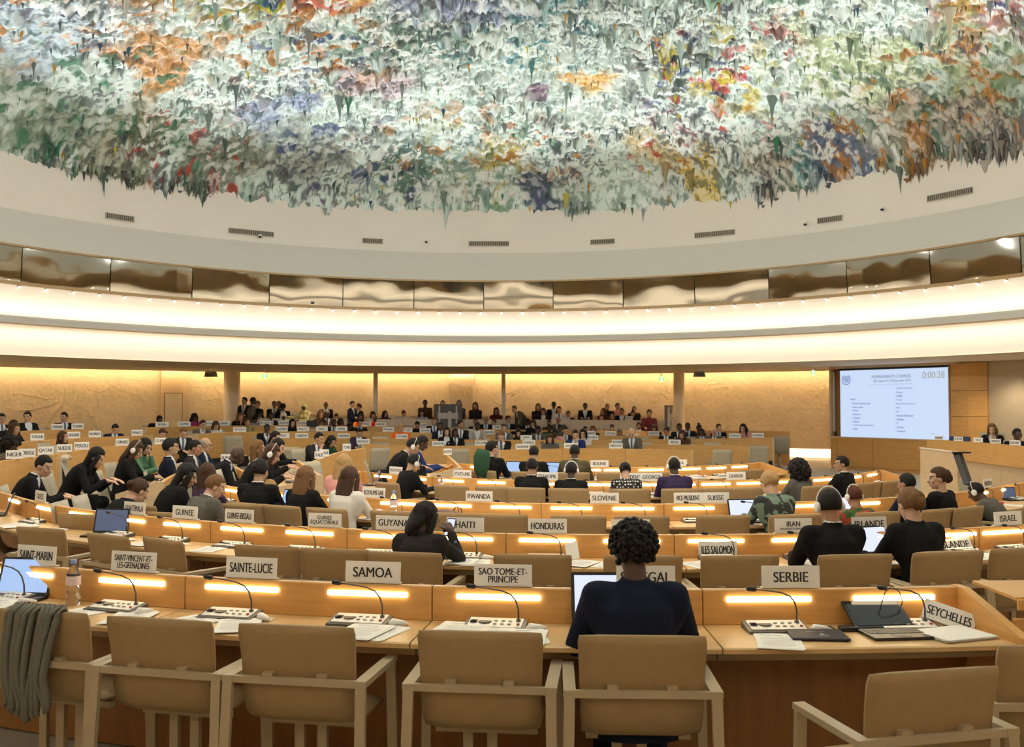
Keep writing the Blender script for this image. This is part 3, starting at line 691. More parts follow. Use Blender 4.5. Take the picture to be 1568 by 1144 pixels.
# plaster relief veins on the walls: irregular raised ridges
def vein(px, py, ln, seed):
    r = random.Random(seed); mb = MB(); a, Y = ang_of(px, RW); z = at_depth(px, py, Y).z; P = []; R = []
    da, dz = r.uniform(-1, 1), r.choice((-1, 1)) * r.uniform(.4, 1)
    for k in range(14):
        P.append((*E(RW - .0, a), z)); R.append(.011 + .008 * r.random()); a += da * ln / 14 / 22; z += dz * ln / 14
        da += r.uniform(-.7, .7); dz += r.uniform(-.6, .6); 
        if z < .5 or z > 2.7: dz = -dz
    mb.tube(P, R, 6); struct(put(mb, 'trim_plaster_vein', plaster, smooth=True))
for k, (px, py, ln) in enumerate([(60, 600, .7), (102, 590, 1.3), (130, 590, .9), (165, 582, 1.5), (172, 590, 1.0), (220, 580, .5), (292, 590, 1.0), (328, 612, .7), (450, 595, 1.2), (548, 585, .5), (595, 595, .9), (650, 598, 1.1), (748, 605, .8),
      (800, 595, .9), (825, 595, 1.3), (862, 590, .8), (950, 592, 1.1), (880, 610, .5), (1000, 590, .9), (1066, 592, 1.1), (1085, 590, .7), (1108, 600, 1.5), (1137, 630, .8), (1178, 640, .8), (1215, 650, 1.1), (1240, 620, .6), (1190, 590, .6), (20, 605, .9), (25, 628, .6), (145, 640, .5), (340, 618, .6)]):
    vein(px, py, ln, 50 + k)
# exit signs and boxes hung from the soffit
def hung(name, px, py, D, size, m, lab, cat, extra=None):
    p = at_depth(px, py, D); e = empty(name, p); mb = MB(); mb.box((0, 0, 0), size); put(mb, 'body', m, e, bev=.01)
    mb = MB(); mb.box((0, 0, (2.98 - p.z + size[2] / 2) / 2), (.03, .03, max(.02, 2.985 - p.z - size[2] / 2))); mb2 = put(mb, 'bracket', steel, e)
    if extra: extra(e)
    return tag(e, lab, cat)
def arrow(e):
    mb = MB(); mb.add([(-.03, -.028, 0), (.03, -.028, 0), (.03, -.028, .03), (.055, -.028, .03), (0, -.028, .09), (-.055, -.028, .03), (-.03, -.028, .03)], [(0, 1, 2, 3, 4, 5, 6)])
    mb.box((0, -.028, -.05), (.06, .004, .07)); put(mb, 'pictogram', mat('sign_white', (.9, .95, .9), emit=(.8, 1, .8), es=.8), e)
hung('exit_sign', 406, 575.5, 30.5, (.17, .05, .15), exitm, 'green exit sign near the round column at left', 'sign', arrow)
hung('exit_sign', 1013, 580.5, 30.5, (.17, .05, .15), exitm, 'green exit sign left of the twin column at right', 'sign', arrow)
hung('exit_sign', 1245, 571, 29, (.14, .05, .12), exitm, 'green exit sign above the wall left of the video screen', 'sign', arrow)
def lens_(e):
    mb = MB(); mb.cyl((0, -.20, -.02), .06, .06, 14); put(mb, 'lens', black, e)
for px, lab in ((323, 'grey loudspeaker box hung from the soffit near the pale door'), (1071, 'grey loudspeaker box hung right of the twin column')):
    p = at_depth(px, 574, 29.5); e = empty('ceiling_loudspeaker', p)
    mb = MB(); mb.prism([(-.17, -.06), (.17, -.06), (.13, .10), (-.13, .10)], -.14, .14); put(mb, 'cabinet', mat('speaker_grey', (.30, .25, .19), .6), e, bev=.015)
    mb = MB(); mb.cyl((0, 0, .10), .02, max(.03, 2.985 - p.z - .10), 8); put(mb, 'bracket', steel, e)
    mb = MB(); mb.box((0, -.145, .0), (.22, .01, .08)); put(mb, 'speaker_grille', graph, e); tag(e, lab, 'loudspeaker')
# monitors on stands among the benches
def monitor(px, pytop, D, w_, h_, rz, lab):
    p = at_depth(px, pytop, D); z0 = .43; e = empty('monitor_stand', (p.x, p.y, z0), rz); H = p.z - z0
    mb = MB(); mb.box((0, 0, H - h_ / 2), (w_, .08, h_)); s_ = put(mb, 'monitor', graph, e, bev=.01)
    mb = MB(); mb.box((0, -.06, H - h_ * .50), (w_ * .72, .05, h_ * .26)); mb.box((-w_ * .3, -.06, H - h_ * .45), (.05, .06, h_ * .75)); mb.box((w_ * .3, -.06, H - h_ * .45), (.05, .06, h_ * .75)); put(mb, 'mount_plate', mat('mount_white', (.66, .64, .6), .5), e, bev=.005)
    mb = MB(); mb.box((w_ * .06, -.07, (H - h_ * .3) / 2), (.12, .10, H - h_ * .3)); put(mb, 'pole', mat('mount_white'), e, bev=.01)
    mb = MB(); mb.box((0, -.02, .03), (.7, .55, .06)); put(mb, 'foot', mat('mount_white'), e, bev=.02)
    tag(e, lab, 'monitor')
monitor(686, 619, 33.0, .95, .78, 0.05, 'large monitor seen from behind on a white stand amid the benches')
monitor(1024, 620.5, 32.6, .80, .85, 1.15, 'large monitor seen edge-on on its stand beside the twin column')
# ---- video wall, its oak housing and the cabinet beneath
SA = Vector((9.66, 28.9, 0)); SB = Vector((11.6, 26.0, 0)); dS = (SB - SA).normalized(); nS = Vector((-dS.y, dS.x, 0)) * -1
if nS.y > 0: nS = -nS
phi = math.atan2(dS.y, dS.x)
zb_, zt_ = .93, 2.86; W = (SB - SA).length; mid = (SA + SB) / 2
scr = empty('video_screen', (mid.x, mid.y, 0), phi)     # local +x along the screen, -y faces the hall
def bx(name, c, d, m, par=scr, bev=.0): mb = MB(); mb.box(c, d); return put(mb, name, m, par, bev=bev)
scrmat = mat('projected_slide', (.05, .05, .06), .4, emit=(.62, .76, 1.0), es=.66)
pan = bx('screen_panel', (0, .02, (zb_ + zt_) / 2), (W, .04, zt_ - zb_), scrmat)
bx('bezel_top', (0, -.01, zt_ + .03), (W + .04, .06, .06), black); bx('bezel_side', (W / 2 + .02, -.01, (zb_ + zt_) / 2), (.03, .07, zt_ - zb_ + .1), frame_m)
bluei = mat('slide_blue', (.03, .04, .08), .6, emit=(.16, .28, .70), es=.42); greyi = mat('slide_grey', (.05, .06, .08), .6, emit=(.30, .38, .56), es=.42)
def stxt(s_, x, z, w_, h_, m, al='C'):
    me = textmesh(s_, w_, h_); me.materials.append(m); xs = [v.co.x for v in me.vertices]; ww = max(xs) - min(xs)
    o = link('slide_text', me, pan, (x + (ww / 2 if al == 'L' else 0), -.006, z)); return o
stxt('HUMAN RIGHTS COUNCIL', .0, 2.66, 1.30, .085, greyi); stxt('36th session (11-29 September 2017)', .02, 2.53, 1.55, .085, greyi)
bx('slide_rule', (.0, -.005, 2.44), (1.4, .003, .006), greyi, pan)
stxt('0:00:28', 1.30, 2.67, .78, .185, mat('slide_clock', (.05, .05, .05), .6, emit=(.50, .52, .50), es=.55))
left = ['United Arab Emirates', 'Sierra Leone', 'Mongolia', 'Indonesia', 'Thailand', 'Albania', 'Venezuela (Bolivarian Republic of)', 'China']
right = ['Iran (Islamic Republic of)', 'France', 'UNDP', 'Portugal', 'Bolivia (Plurinational State of)', 'Libya', 'Iraq', 'Russian Federation', 'Namibia', 'Fiji', 'Lesotho', 'Honduras']
stxt('\u2022 Angola', -1.40, 2.02, .5, .065, bluei, 'L')
for i, s_ in enumerate(left): stxt('\u2022 ' + s_, -1.32, 1.90 - i * .105, .035 * len(s_) + .1, .055, bluei, 'L')
for i, s_ in enumerate(right): stxt('\u2022 ' + s_, .12, 2.32 - i * .108, .035 * len(s_) + .1, .055, bluei, 'L')
stxt('1 / 12', 1.25, 1.08, .14, .04, greyi)
# round emblem: globe rings in a wreath
mb = MB()
for rr_ in (.035, .065, .095):
    mb.add([( rr_ * s2 * math.cos(k * math.tau / 24), -.006, rr_ * s2 * math.sin(k * math.tau / 24)) for s2 in (.93, 1.07) for k in range(24)], [(k, (k + 1) % 24, 24 + (k + 1) % 24, 24 + k) for k in range(24)])
for k in range(4): mb.box((0, -.006, 0), (.19, .002, .005), Matrix.Rotation(k * math.pi / 4, 3, 'Y'))
for sgn in (-1, 1):
    for k in range(9):
        a = math.radians(-80 + k * 17); mb.box((sgn * .14 * math.cos(a), -.006, .14 * math.sin(a) - .01), (.05, .002, .022), Matrix.Rotation(-sgn * (a + math.pi / 2 - .4), 3, 'Y'))
for bl in ((.03, .03), (-.04, .02), (.02, -.04), (-.02, .06), (.05, -.01)): mb.box((bl[0], -.007, bl[1]), (.035, .002, .025))
put(mb, 'emblem', bluei, pan, loc=(-1.5, 0, 2.60))
tag(scr, 'large bright video screen with council title, speakers list and timer 0:00:28', 'screen')
h = empty('screen_housing', (mid.x, mid.y, 0), phi)
hx = -W / 2
bx('side_recess', (hx - .14, .10, (zb_ + zt_) / 2), (.20, .06, zt_ - zb_), recess, h); bx('side_panel', (hx - .035, .06, (zb_ + zt_) / 2), (.13, .16, zt_ - zb_), walnut, h); bx('column_loudspeaker', (hx - .20, .02, 1.95), (.06, .08, 1.75), mat('speaker_beige', (.62, .58, .50), .5), h, bev=.01)
bx('side_frame', (hx - .27, .0, 1.9), (.05, .2, 2.1), oak_pale, h, .005); bx('top_frame', (.0, .03, zt_ + .10), (W + .60, .26, .07), oak_pale, h, .005)
bx('back_board', (0, .16, 1.9), (W + .6, .05, 2.1), walnut, h); bx('bottom_ledge', (0, .0, zb_ - .02), (W + .62, .25, .04), oak_pale, h, .005)
tag(h, 'oak housing around the video screen with a recess and slim loudspeaker at its side', 'housing')
for k in range(3):
    x0, x1 = (hx - .28, hx - .02, hx + 1.18, W / 2 + .18)[k:k + 2]
    mb = MB(); mb.box(((x0 + x1) / 2, .02, .49), (x1 - x0 - .012, .22, .82)); mb.box(((x0 + x1) / 2, .05, .03), (x1 - x0 - .012, .2, .16)); o = put(mb, 'cabinet_panel', oak, loc=(mid.x, mid.y, 0), rot=(0, 0, phi), bev=.006)
    tag(o, ['narrow oak panel below the left corner of the video screen', 'oak panel below the left half of the video screen', 'oak panel below the right half of the video screen'][k], 'panel', 'oak panels below the video screen')
# oak pier in three stacked panels right of the screen, then the pale wall behind the podium
PA = SB + dS * .04; PB = Vector((12.35, 25.45, 0))
for k in range(3):
    pass
    z0, z1 = [(.0, 1.55), (1.56, 2.23), (2.24, 2.97)][k]
    m1 = PA.lerp(PB, .5) + Vector((-.06, -.09, 0)); mb = MB()
    pts = [PA, m1, PB, PB + Vector((.3, .3, 0)), PA + Vector((.3, .3, 0))]
    n = len(pts); mb.add([Vector((p.x, p.y, z)) for z in (z0, z1) for p in pts], [tuple(range(n - 1, -1, -1)), tuple(range(n, 2 * n))] + [(i, (i + 1) % n, (i + 1) % n + n, i + n) for i in range(n)])
    struct(put(mb, 'trim_pier_%d' % (k + 1), oak, bev=.006))
palew = mat('pale_wall', (.58, .48, .34), .8, noise=(6, .03), bump=(30, .1))
mb = MB(); P = [Vector((12.2, 25.9, 0)), Vector((13.2, 23.8, 0)), Vector((14.0, 21, 0)), Vector((14.4, 17.5, 0))]
for i in range(3):
    a_, b_ = P[i], P[i + 1]; mb.add([(a_.x, a_.y, -.3), (b_.x, b_.y, -.3), (b_.x, b_.y, 3.0), (a_.x, a_.y, 3.0), (a_.x + .2, a_.y + .1, -.3), (b_.x + .2, b_.y + .1, -.3), (b_.x + .2, b_.y + .1, 3.0), (a_.x + .2, a_.y + .1, 3.0)], [(0, 1, 2, 3), (7, 6, 5, 4), (3, 2, 6, 7), (0, 4, 5, 1)])
struct(put(mb, 'wall_podium', palew))
lamp('podium_wallwasher', 'SPOT', (12.55, 22.9, 2.85), 26, (1, .82, .55), (13.4, 23.3, 1.2), .04, 1.0, .9)
# raised podium floor and the long podium counter
PD = poly_row([(1423, 673, 21.0), (1470, 675.5, 19.6), (1520, 679, 18.2), (1600, 686, 16.4)]); prow = Row(PD, -1, .80)
mb = MB(); mb.sweep([(Vector((p.x, p.y, 0)), n) for p, n in prow.cut(0, prow.L[-1], .3)], [(.0, -.2), (.0, .36), (4.6, .36), (4.6, -.2)]); struct(put(mb, 'floor_podium', carpet))
for i in range(3):
    L = prow.L[-1]; seg = prow.cut(L * i / 3 + .003, L * (i + 1) / 3 - .003, .2); md = seg[len(seg) // 2][0]; base = Vector((md.x, md.y, md.z - .80))
    e = empty('podium_counter', base); pth = [(Vector((p.x, p.y, p.z - .80)), n) for p, n in seg]
    mb = MB(); mb.sweep(pth, [(-.06, .42), (-.06, .80), (0, .80), (0, .42)]); put(mb, 'front_panel', oak, e, base)
    mb = MB(); mb.sweep(pth, [(.02, -.40), (.02, .42), (.08, .42), (.08, -.40)]); put(mb, 'lower_panel', oak_pale, e, base)
    mb = MB(); mb.sweep(pth, [(0, .66), (0, .69), (.6, .69), (.6, .66)]); put(mb, 'counter_top', oak_top, e, base)
    tag(e, 'long oak podium counter at the right, ' + ['end section beneath the video screen', 'middle section', 'section at the picture edge'][i], 'counter', 'podium counter sections')
# plywood screen wall with a black sloping rail in front of the podium
a = at_depth(1411, 687, 17.2); b = at_depth(1468, 689.5, 15.6); dd = (b - a); dd.z = 0; hh = a.z - .0
e = empty('side_screen', (a.x, a.y, -.12), math.atan2(dd.y, dd.x)); mb = MB(); mb.box((dd.length / 2, 0, (a.z + .12) / 2), (dd.length, .05, a.z + .12)); put(mb, 'board', oak_pale, e, bev=.005)
mb = MB(); mb.box((dd.length / 2, 0, a.z + .13), (dd.length + .03, .07, .02)); put(mb, 'top_rail', mat('rail_pale', (.8, .7, .55), .4), e); tag(e, 'plain pale plywood board standing before the podium', 'screen')
p0 = at_depth(1466, 694, 15.4); p1 = at_depth(1483, 742, 15.0); mb = MB(); mb.tube([p0, p1], [(.075, .03), (.075, .03)], 4); o = put(mb, 'black_rail', black); tag(o, 'black sloping flat rail rising beside the plywood board', 'rail')
mb = MB(); q = at_depth(1472, 693, 15.4); mb.box((0, 0, 0), (.26, .10, .025)); o = put(mb, 'ledge_plate', black, loc=q); tag(o, 'thin black plate at the top of the sloping rail', 'plate')
# oak return unit right of the front row
a = Vector((2.44, 4.76, .93))
e = empty('return_desk', (a.x + .6, a.y, 0)); 
mb = MB(); mb.box((0, 0, a.z - .035), (1.2, .02, .05)); mb.box((0, .24, a.z - .01), (1.2, .46, .02)); put(mb, 'top', oak, e, bev=.004)
mb = MB(); mb.box((0, .04, (a.z - .11) / 2), (1.2, .04, a.z - .11)); put(mb, 'front_panel', oak, e, bev=.004); tag(e, 'plain oak desk block beyond the sloping end panel of the front row', 'desk')
# ================================================================== CHAIRS AND DESK ITEMS
def rz_of(n): return math.atan2(n.x, -n.y)          # local +Y looks at the desk, local -Y at the seats
def slab(mb, curve, w0, w1, th, nx=7, edge=.5):      # upholstered band following a (y,z) curve, rounded at its sides
    m = len(curve); rings = []
    for i, (y, z) in enumerate(curve):
        a = curve[max(i - 1, 0)]; b = curve[min(i + 1, m - 1)]; ty, tz = b[0] - a[0], b[1] - a[1]; l = math.hypot(ty, tz); ny, nz = -tz / l, ty / l
        w = w0 + (w1 - w0) * i / (m - 1); k = 1 if 0 < i < m - 1 else .55
        if i in (0, m - 1): w -= .016
        ring_ = []
        for j in range(nx): x = -w / 2 + w * j / (nx - 1); e = (1 if 0 < j < nx - 1 else .35) * k; ring_.append((x, y + ny * th / 2 * e, z + nz * th / 2 * e))
        for j in range(nx - 1, -1, -1): x = -w / 2 + w * j / (nx - 1); e = (1 if 0 < j < nx - 1 else .35) * k; ring_.append((x, y - ny * th / 2 * e, z - nz * th / 2 * e))
        rings.append(ring_)
    k = 2 * nx; vs = [v for r_ in rings for v in r_]
    mb.add(vs, [(i * k + j, (i + 1) * k + j, (i + 1) * k + (j + 1) % k, i * k + (j + 1) % k) for i in range(m - 1) for j in range(k)] + [tuple(range(k)), tuple((m - 1) * k + j for j in range(k - 1, -1, -1))])
PARTM = {}
def proto_parts(key, parts):            # parts: [(name, MB, mats, smooth, sub-of)]
    out = []
    for (n, mb, m, sm, sub) in parts:
        me = mb if isinstance(mb, bpy.types.Mesh) else recalc(mb.mesh(key + '_' + n, m, sm)); out.append((n, me, sub))
    PARTM[key] = out
def spawn(key, name, loc, rz=0, label=None, cat=None, group=None, tilt=0, scale=None, colors=None, swap=None):
    e = empty(name, loc, rz)
    if tilt: e.rotation_euler = (tilt, 0, rz)
    if scale: e.scale = scale if hasattr(scale, '__len__') else (scale,) * 3
    made = {}
    for (n, me, sub) in PARTM[key]:
        o = link(n, (swap or {}).get(n, me), made[sub] if sub else e); made.setdefault(n, o)
        if colors and n in colors: o.color = (*colors[n], 1)
    if label: tag(e, label, cat or name.replace('_', ' '), group)
    return e
def armchair_parts():
    b = MB(); slab(b, [(-.245, .892), (-.238, .86), (-.222, .79), (-.210, .72), (-.203, .64), (-.198, .57), (-.180, .505), (-.14, .468), (-.09, .455)], .545, .50, .042)
    s = MB(); slab(s, [(-.088, .452), (.0, .447), (.12, .450), (.215, .452), (.245, .435)], .50, .50, .05)
    r = MB(); r.box((0, -.262, .655), (.60, .022, .030)); C_ = []
    for x in (-.125, .125): cc = MB(); cc.box((x, -.243, .672), (.045, .034, .026)); C_.append(('rail_clip', cc, frame_m, False, 'back_rail'))
    P = [('backrest', b, beige, True, None), ('seat', s, beige, True, None), ('back_rail', r, frame_m, False, None), *C_]
    for sx in (-1, 1):
        a = MB(); a.prism([(-.026, -.013), (.026, -.013), (.026, .013), (-.026, .013)], -.275, .195, (sx * .305, 0, .658)); P.append(('armrest', a, frame_m, False, None))
        for (y, dy) in ((-.262, -.045), (.175, .02)):
            l = MB(); x = sx * .305; vs = [(x + a_ * .022 + (0 if z_ else sx * .012), y + b_ * .013 + (dy if not z_ else 0), .648 if z_ else 0) for z_ in (0, 1) for a_, b_ in ((-1, -1), (1, -1), (1, 1), (-1, 1))]
            l.add(vs, [(0, 3, 2, 1), (4, 5, 6, 7), (0, 1, 5, 4), (1, 2, 6, 5), (2, 3, 7, 6), (3, 0, 4, 7)]); P.append(('leg', l, frame_m, False, None))
    u = MB(); u.box((0, .0, .405), (.46, .035, .03)); u.box((-.09, .04, .21), (.045, .03, .40)); u.box((.02, .04, .21), (.045, .03, .40)); u.box((-.03, .04, .012), (.34, .30, .02)); P.append(('pedestal', u, frame_m, False, None))
    return P
proto_parts('armchair', armchair_parts())
def shell_parts():
    b = MB(); slab(b, [(-.30, .95), (-.275, .86), (-.235, .72), (-.205, .60), (-.18, .52), (-.13, .465), (-.06, .448)], .46, .47, .028)
    s = MB(); slab(s, [(-.06, .446), (.1, .448), (.22, .45), (.25, .435)], .47, .46, .03)
    c = MB(); c.cyl((0, .0, .02), .028, .42, 12); f = MB(); f.cyl((0, 0, 0), .20, .02, 20, .19)
    a1 = MB(); a1.box((-.25, .0, .66), (.04, .30, .02)); a1.box((-.25, .0, .55), (.02, .03, .22)); a1.box((-.19, .0, .44), (.14, .03, .02))
    return [('backrest', b, shellm, True, None), ('seat', s, shellm, True, None), ('column', c, steel, True, None), ('base', f, steel, False, None), ('armrest', a1, shellm, False, None)]
proto_parts('shell', shell_parts())
# ---- microphone console
def console_parts():
    bs = MB(); bs.prism([(-.155, 0), (.155, 0), (.155, .012), (-.155, .012)], -.072, .078, (0, 0, 0)); bs.add([(-.155, .078, .012), (.155, .078, .012), (.155, .078, .034), (-.155, .078, .034), (-.155, -.06, .012), (.155, -.06, .012)], [(0, 1, 2, 3), (3, 2, 5, 4), (0, 3, 4), (1, 5, 2)])
    M = Matrix.Rotation(.158, 3, 'X'); pl = MB(); pl.box((0, .008, .026), (.272, .118, .006), M)
    gr = MB(); gr.cyl((-.055, .012, .029), .034, .003, 18); dk = MB(); dk.rbox((-.112, .012, .031), (.036, .006, .046), .008, Matrix.Rotation(math.pi / 2, 3, 'X')); dk.cyl((-.112, .004, .031), .011, .008, 12)
    bt = MB()
    for i in range(3):
        for j in range(2): bt.box((.0 + i * .036, -.018 + j * .040, .028 + j * .006), (.018, .010, .005), mi=0)
    rb = MB(); rb.cyl((.118, -.02, .026), .008, .006, 10)
    P = [Vector(p) for p in ((.112, .03, .03), (.112, .028, .09), (.100, .024, .135), (.075, .020, .165), (.03, .014, .185), (-.04, .006, .196), (-.10, 0, .203))]
    g = MB(); g.cyl((.112, .03, .026), .012, .016, 12); g.tube(P, [.0048, .0048, .0046, .0042, .004, .0038, .0038], 8)
    h = MB(); h.tube([(-.10, 0, .203), (-.106, -.001, .204), (-.14, -.003, .208), (-.150, -.004, .209)], [.006, .012, .0125, .006], 10); rg = MB(); rg.tube([(-.098, 0, .2028), (-.104, 0, .2035)], [.0075, .0085], 10)
    return [('base', bs, graph, False, None), ('face_plate', pl, alu, False, 'base'), ('speaker_grille', gr, graph, False, 'base'), ('channel_selector', dk, black, False, 'base'), ('buttons', bt, mat('button_grey', (.45, .43, .40), .5), False, 'base'), ('red_button', rb, mat('button_red', (.5, .05, .03), .4), False, 'base'),
            ('gooseneck', g, graph, True, None), ('mic_head', h, black, True, 'gooseneck'), ('light_ring', rg, mat('ring_red', (.25, .03, .02), .4), True, 'gooseneck')]
proto_parts('console', console_parts())
def earset_parts():
    c = MB(); c.tube([(-.07, 0, .012), (-.05, 0, .022), (.0, .0, .018), (.03, 0, .012)], [(.012, .010), (.024, .017), (.016, .012), (.009, .007)], 10)
    w_ = MB(); P = [(.03 + .05 * math.cos(a) * (1 - a / 16) - .05, .035 * math.sin(a) + .01 * a / 3, .006) for a in np.linspace(0, 9, 26)]; w_.tube(P, .0028, 6)
    return [('earpiece', c, white, True, None), ('cable', w_, white, True, None)]
proto_parts('earset', earset_parts())
def laptop_parts(scr_m, ang=1.92):
    b = MB(); b.rbox((0, 0, .009), (.33, .016, .225), .012, Matrix.Rotation(math.pi / 2, 3, 'X')); kb = MB()
    for i in range(12):
        for j in range(5): kb.box((-.137 + i * .025, -.012 + j * .02, .018), (.021, .016, .003))
    M = Matrix.Rotation(-(ang - math.pi / 2), 3, 'X'); hinge = Vector((0, .108, .016))
    l = MB(); l.rbox((0, 0, .11), (.33, .009, .22), .012); l.v = [tuple(M @ Vector(v) + hinge) for v in l.v]
    s = MB(); s.box((0, -.0055, .112), (.300, .002, .188)); s.v = [tuple(M @ Vector(v) + hinge) for v in s.v]
    tp = MB(); tp.box((0, -.066, .0175), (.09, .055, .002))
    return [('base', b, black, False, None), ('keyboard', kb, graph, False, 'base'), ('touchpad', tp, graph, False, 'base'), ('lid', l, black, False, None), ('screen', s, scr_m, False, 'lid')]
# laptop faces the seat: keyboard side at -Y
proto_parts('lap_white', laptop_parts(scrwhite)); proto_parts('lap_blue', laptop_parts(scrblue)); proto_parts('lap_dark', laptop_parts(scrdark, 1.8))
proto_parts('lap_tablet', [x for x in laptop_parts(mat('screen_black', (.012, .012, .014), .12), 2.62)])
def bottle_parts():
    b = MB(); b.tube([(0, 0, 0), (0, 0, .006), (0, 0, .05), (0, 0, .055), (0, 0, .10), (0, 0, .105), (0, 0, .15), (0, 0, .185), (0, 0, .20)], [.030, .034, .034, .031, .031, .034, .033, .015, .0125], 20)
    c = MB(); c.cyl((0, 0, .2), .0145, .018, 16); l = MB(); l.tube([(0, 0, .098), (0, 0, .142)], [.0345, .0345], 20, caps=False); w_ = MB(); w_.tube([(0, 0, .004), (0, 0, .12)], [.028, .028], 14)
    return [('body', b, glassm, True, None), ('cap', c, mat('cap_blue', (.25, .35, .75), .4), False, None), ('wrap', l, mat('bottle_wrap', (.75, .62, .62), .5), True, None)]
proto_parts('bottle', bottle_parts())
def tumbler_parts():
    b = MB(); b.tube([(0, 0, 0), (0, 0, .003), (0, 0, .10), (0, 0, .1005), (0, 0, .006)], [.028, .031, .035, .0325, .029], 18); return [('glass_body', b, glassm, True, None)]
proto_parts('tumbler', tumbler_parts())
# ---- nameplates
PLATE_N = 0
def plate(text, loc, rz, w_=.30, h_=.112, tilt=-.10, label=None, group='white country nameplates', roll=0.):
    e = empty('nameplate', loc, rz); e.rotation_euler = (tilt, roll, rz)
    mb = MB(); mb.box((0, 0, h_ / 2), (w_, .006, h_)); mb.box((0, .016, .003), (w_, .034, .006)); put(mb, 'card', card, e)
    lines = text.split('\n'); n = len(lines)
    if '\n(' in text:
        me = textmesh(lines[0], w_ * .5, h_ * .36); me.materials.append(ink); link('lettering', me, e, (0, -.0042, h_ * .62))
        me = textmesh(lines[1], w_ * .86, h_ * .17); me.materials.append(ink); link('lettering', me, e, (0, -.0042, h_ * .27))
    else:
        me = textmesh(text, w_ * .84, h_ * (.46 if n == 1 else .66)); me.materials.append(ink); link('lettering', me, e, (0, -.0042, h_ / 2))
    tag(e, label or 'white nameplate reading ' + text.replace('\n', ' '), 'nameplate', group)
    return e
def plate_on(key, px, text, label=None, w_=.30, h_=.112, rot=0, tilt=-.06, **k):
    row = ROWS[key]; l = row.find(px, -.02, .05); p, n = row.at(l); rz = rz_of(n)
    if key[0] in 'FLWB': rz = -math.atan2(p.x, p.y) * 1.0
    return plate(text, (p.x - n.x * .018, p.y - n.y * .018, p.z + .003), rz + rot, w_, h_, tilt, label, **k)
ROWN = {'1': 'front row', '2': 'second row', '3': 'third row', '4': 'fourth row', '5': 'fifth row'}
for key, px, t, kw in [
    ('1', 56, 'SAINT-MARIN', {}), ('1', 205, 'SAINT-VINCENT-ET-\nLES-GRENADINES', {}), ('1', 386, 'SAINTE-LUCIE', {}), ('1', 570, 'SAMOA', {}), ('1', 771, 'SAO TOME-ET-\nPRINCIPE', {}), ('1', 990, 'SENEGAL', {}), ('1', 1212, 'SERBIE', {}),
    ('2', 62, 'GRECE', {}), ('2', 206, 'GUATEMALA', {}), ('2', 283, 'GUINEE', {}), ('2', 366, 'GUINEE-BISSAU', {}), ('2', 497, 'GUINEE\nEQUATORIALE', {}), ('2', 602, 'GUYANA', {}), ('2', 713, 'HAITI', {}), ('2', 838, 'HONDURAS', {}),
    ('2', 966, 'ILES\nMARSHALL', {}), ('2', 1215, "IRAN\n(REPUBLIQUE ISLAMIQUE D')", {}), ('2', 1331, 'IRLANDE', {}), ('2', 1543, 'ISRAEL', {}),
    ('3', 572, 'ROYAUME-UNI', {}), ('3', 734, 'RWANDA', {}), ('3', 926, 'SLOVENIE', {}), ('3', 1053, 'VICE-PRESIDENT', {}), ('3', 1096, 'SUISSE', {}), ('3', 1513, 'VENEZUELA', {}),
    ('4', 606, 'EQUATEUR', {}), ('4', 708, 'ETATS-UNIS', {}), ('4', 838, 'ETHIOPIE', {}), ('4', 966, 'PRESIDENT', {}), ('4', 998, 'GEORGIE', {}), ('4', 1127, 'GHANA', {}),
    ('5', 918, 'BOLIVIE', {}), ('5', 1040, 'CUBA', {})]:
    plate_on(key, px, t, 'white nameplate reading %s on the %s' % (t.replace('\n', ' '), ROWN[key]), **kw)
# plates lying or leaning on the desks
def on_desk(key, px, s=.25, z=.742):
    row = ROWS[key]; l = row.find(px, s, -row.H + z); p, n = row.at(l); return Vector((p.x + n.x * s, p.y + n.y * s, p.z - row.H + z)), rz_of(n)
p, rz = on_desk('2', 1100, .03); plate('ILES SALOMON', p, rz, .30, .13, -.12, 'white nameplate reading ILES SALOMON leaning low against the second row panel')
p, rz = on_desk('2', 1466, .06); plate('ISLANDE', p, rz - .1, .30, .13, -.5, 'white nameplate reading ISLANDE slumped back on the second row desk')
p, rz = on_desk('1', 1450, .13); plate('SEYCHELLES', p + Vector((0, 0, .012)), rz - .42, .25, .10, -.5, 'white nameplate reading SEYCHELLES fallen by the front row end panel', roll=.30)
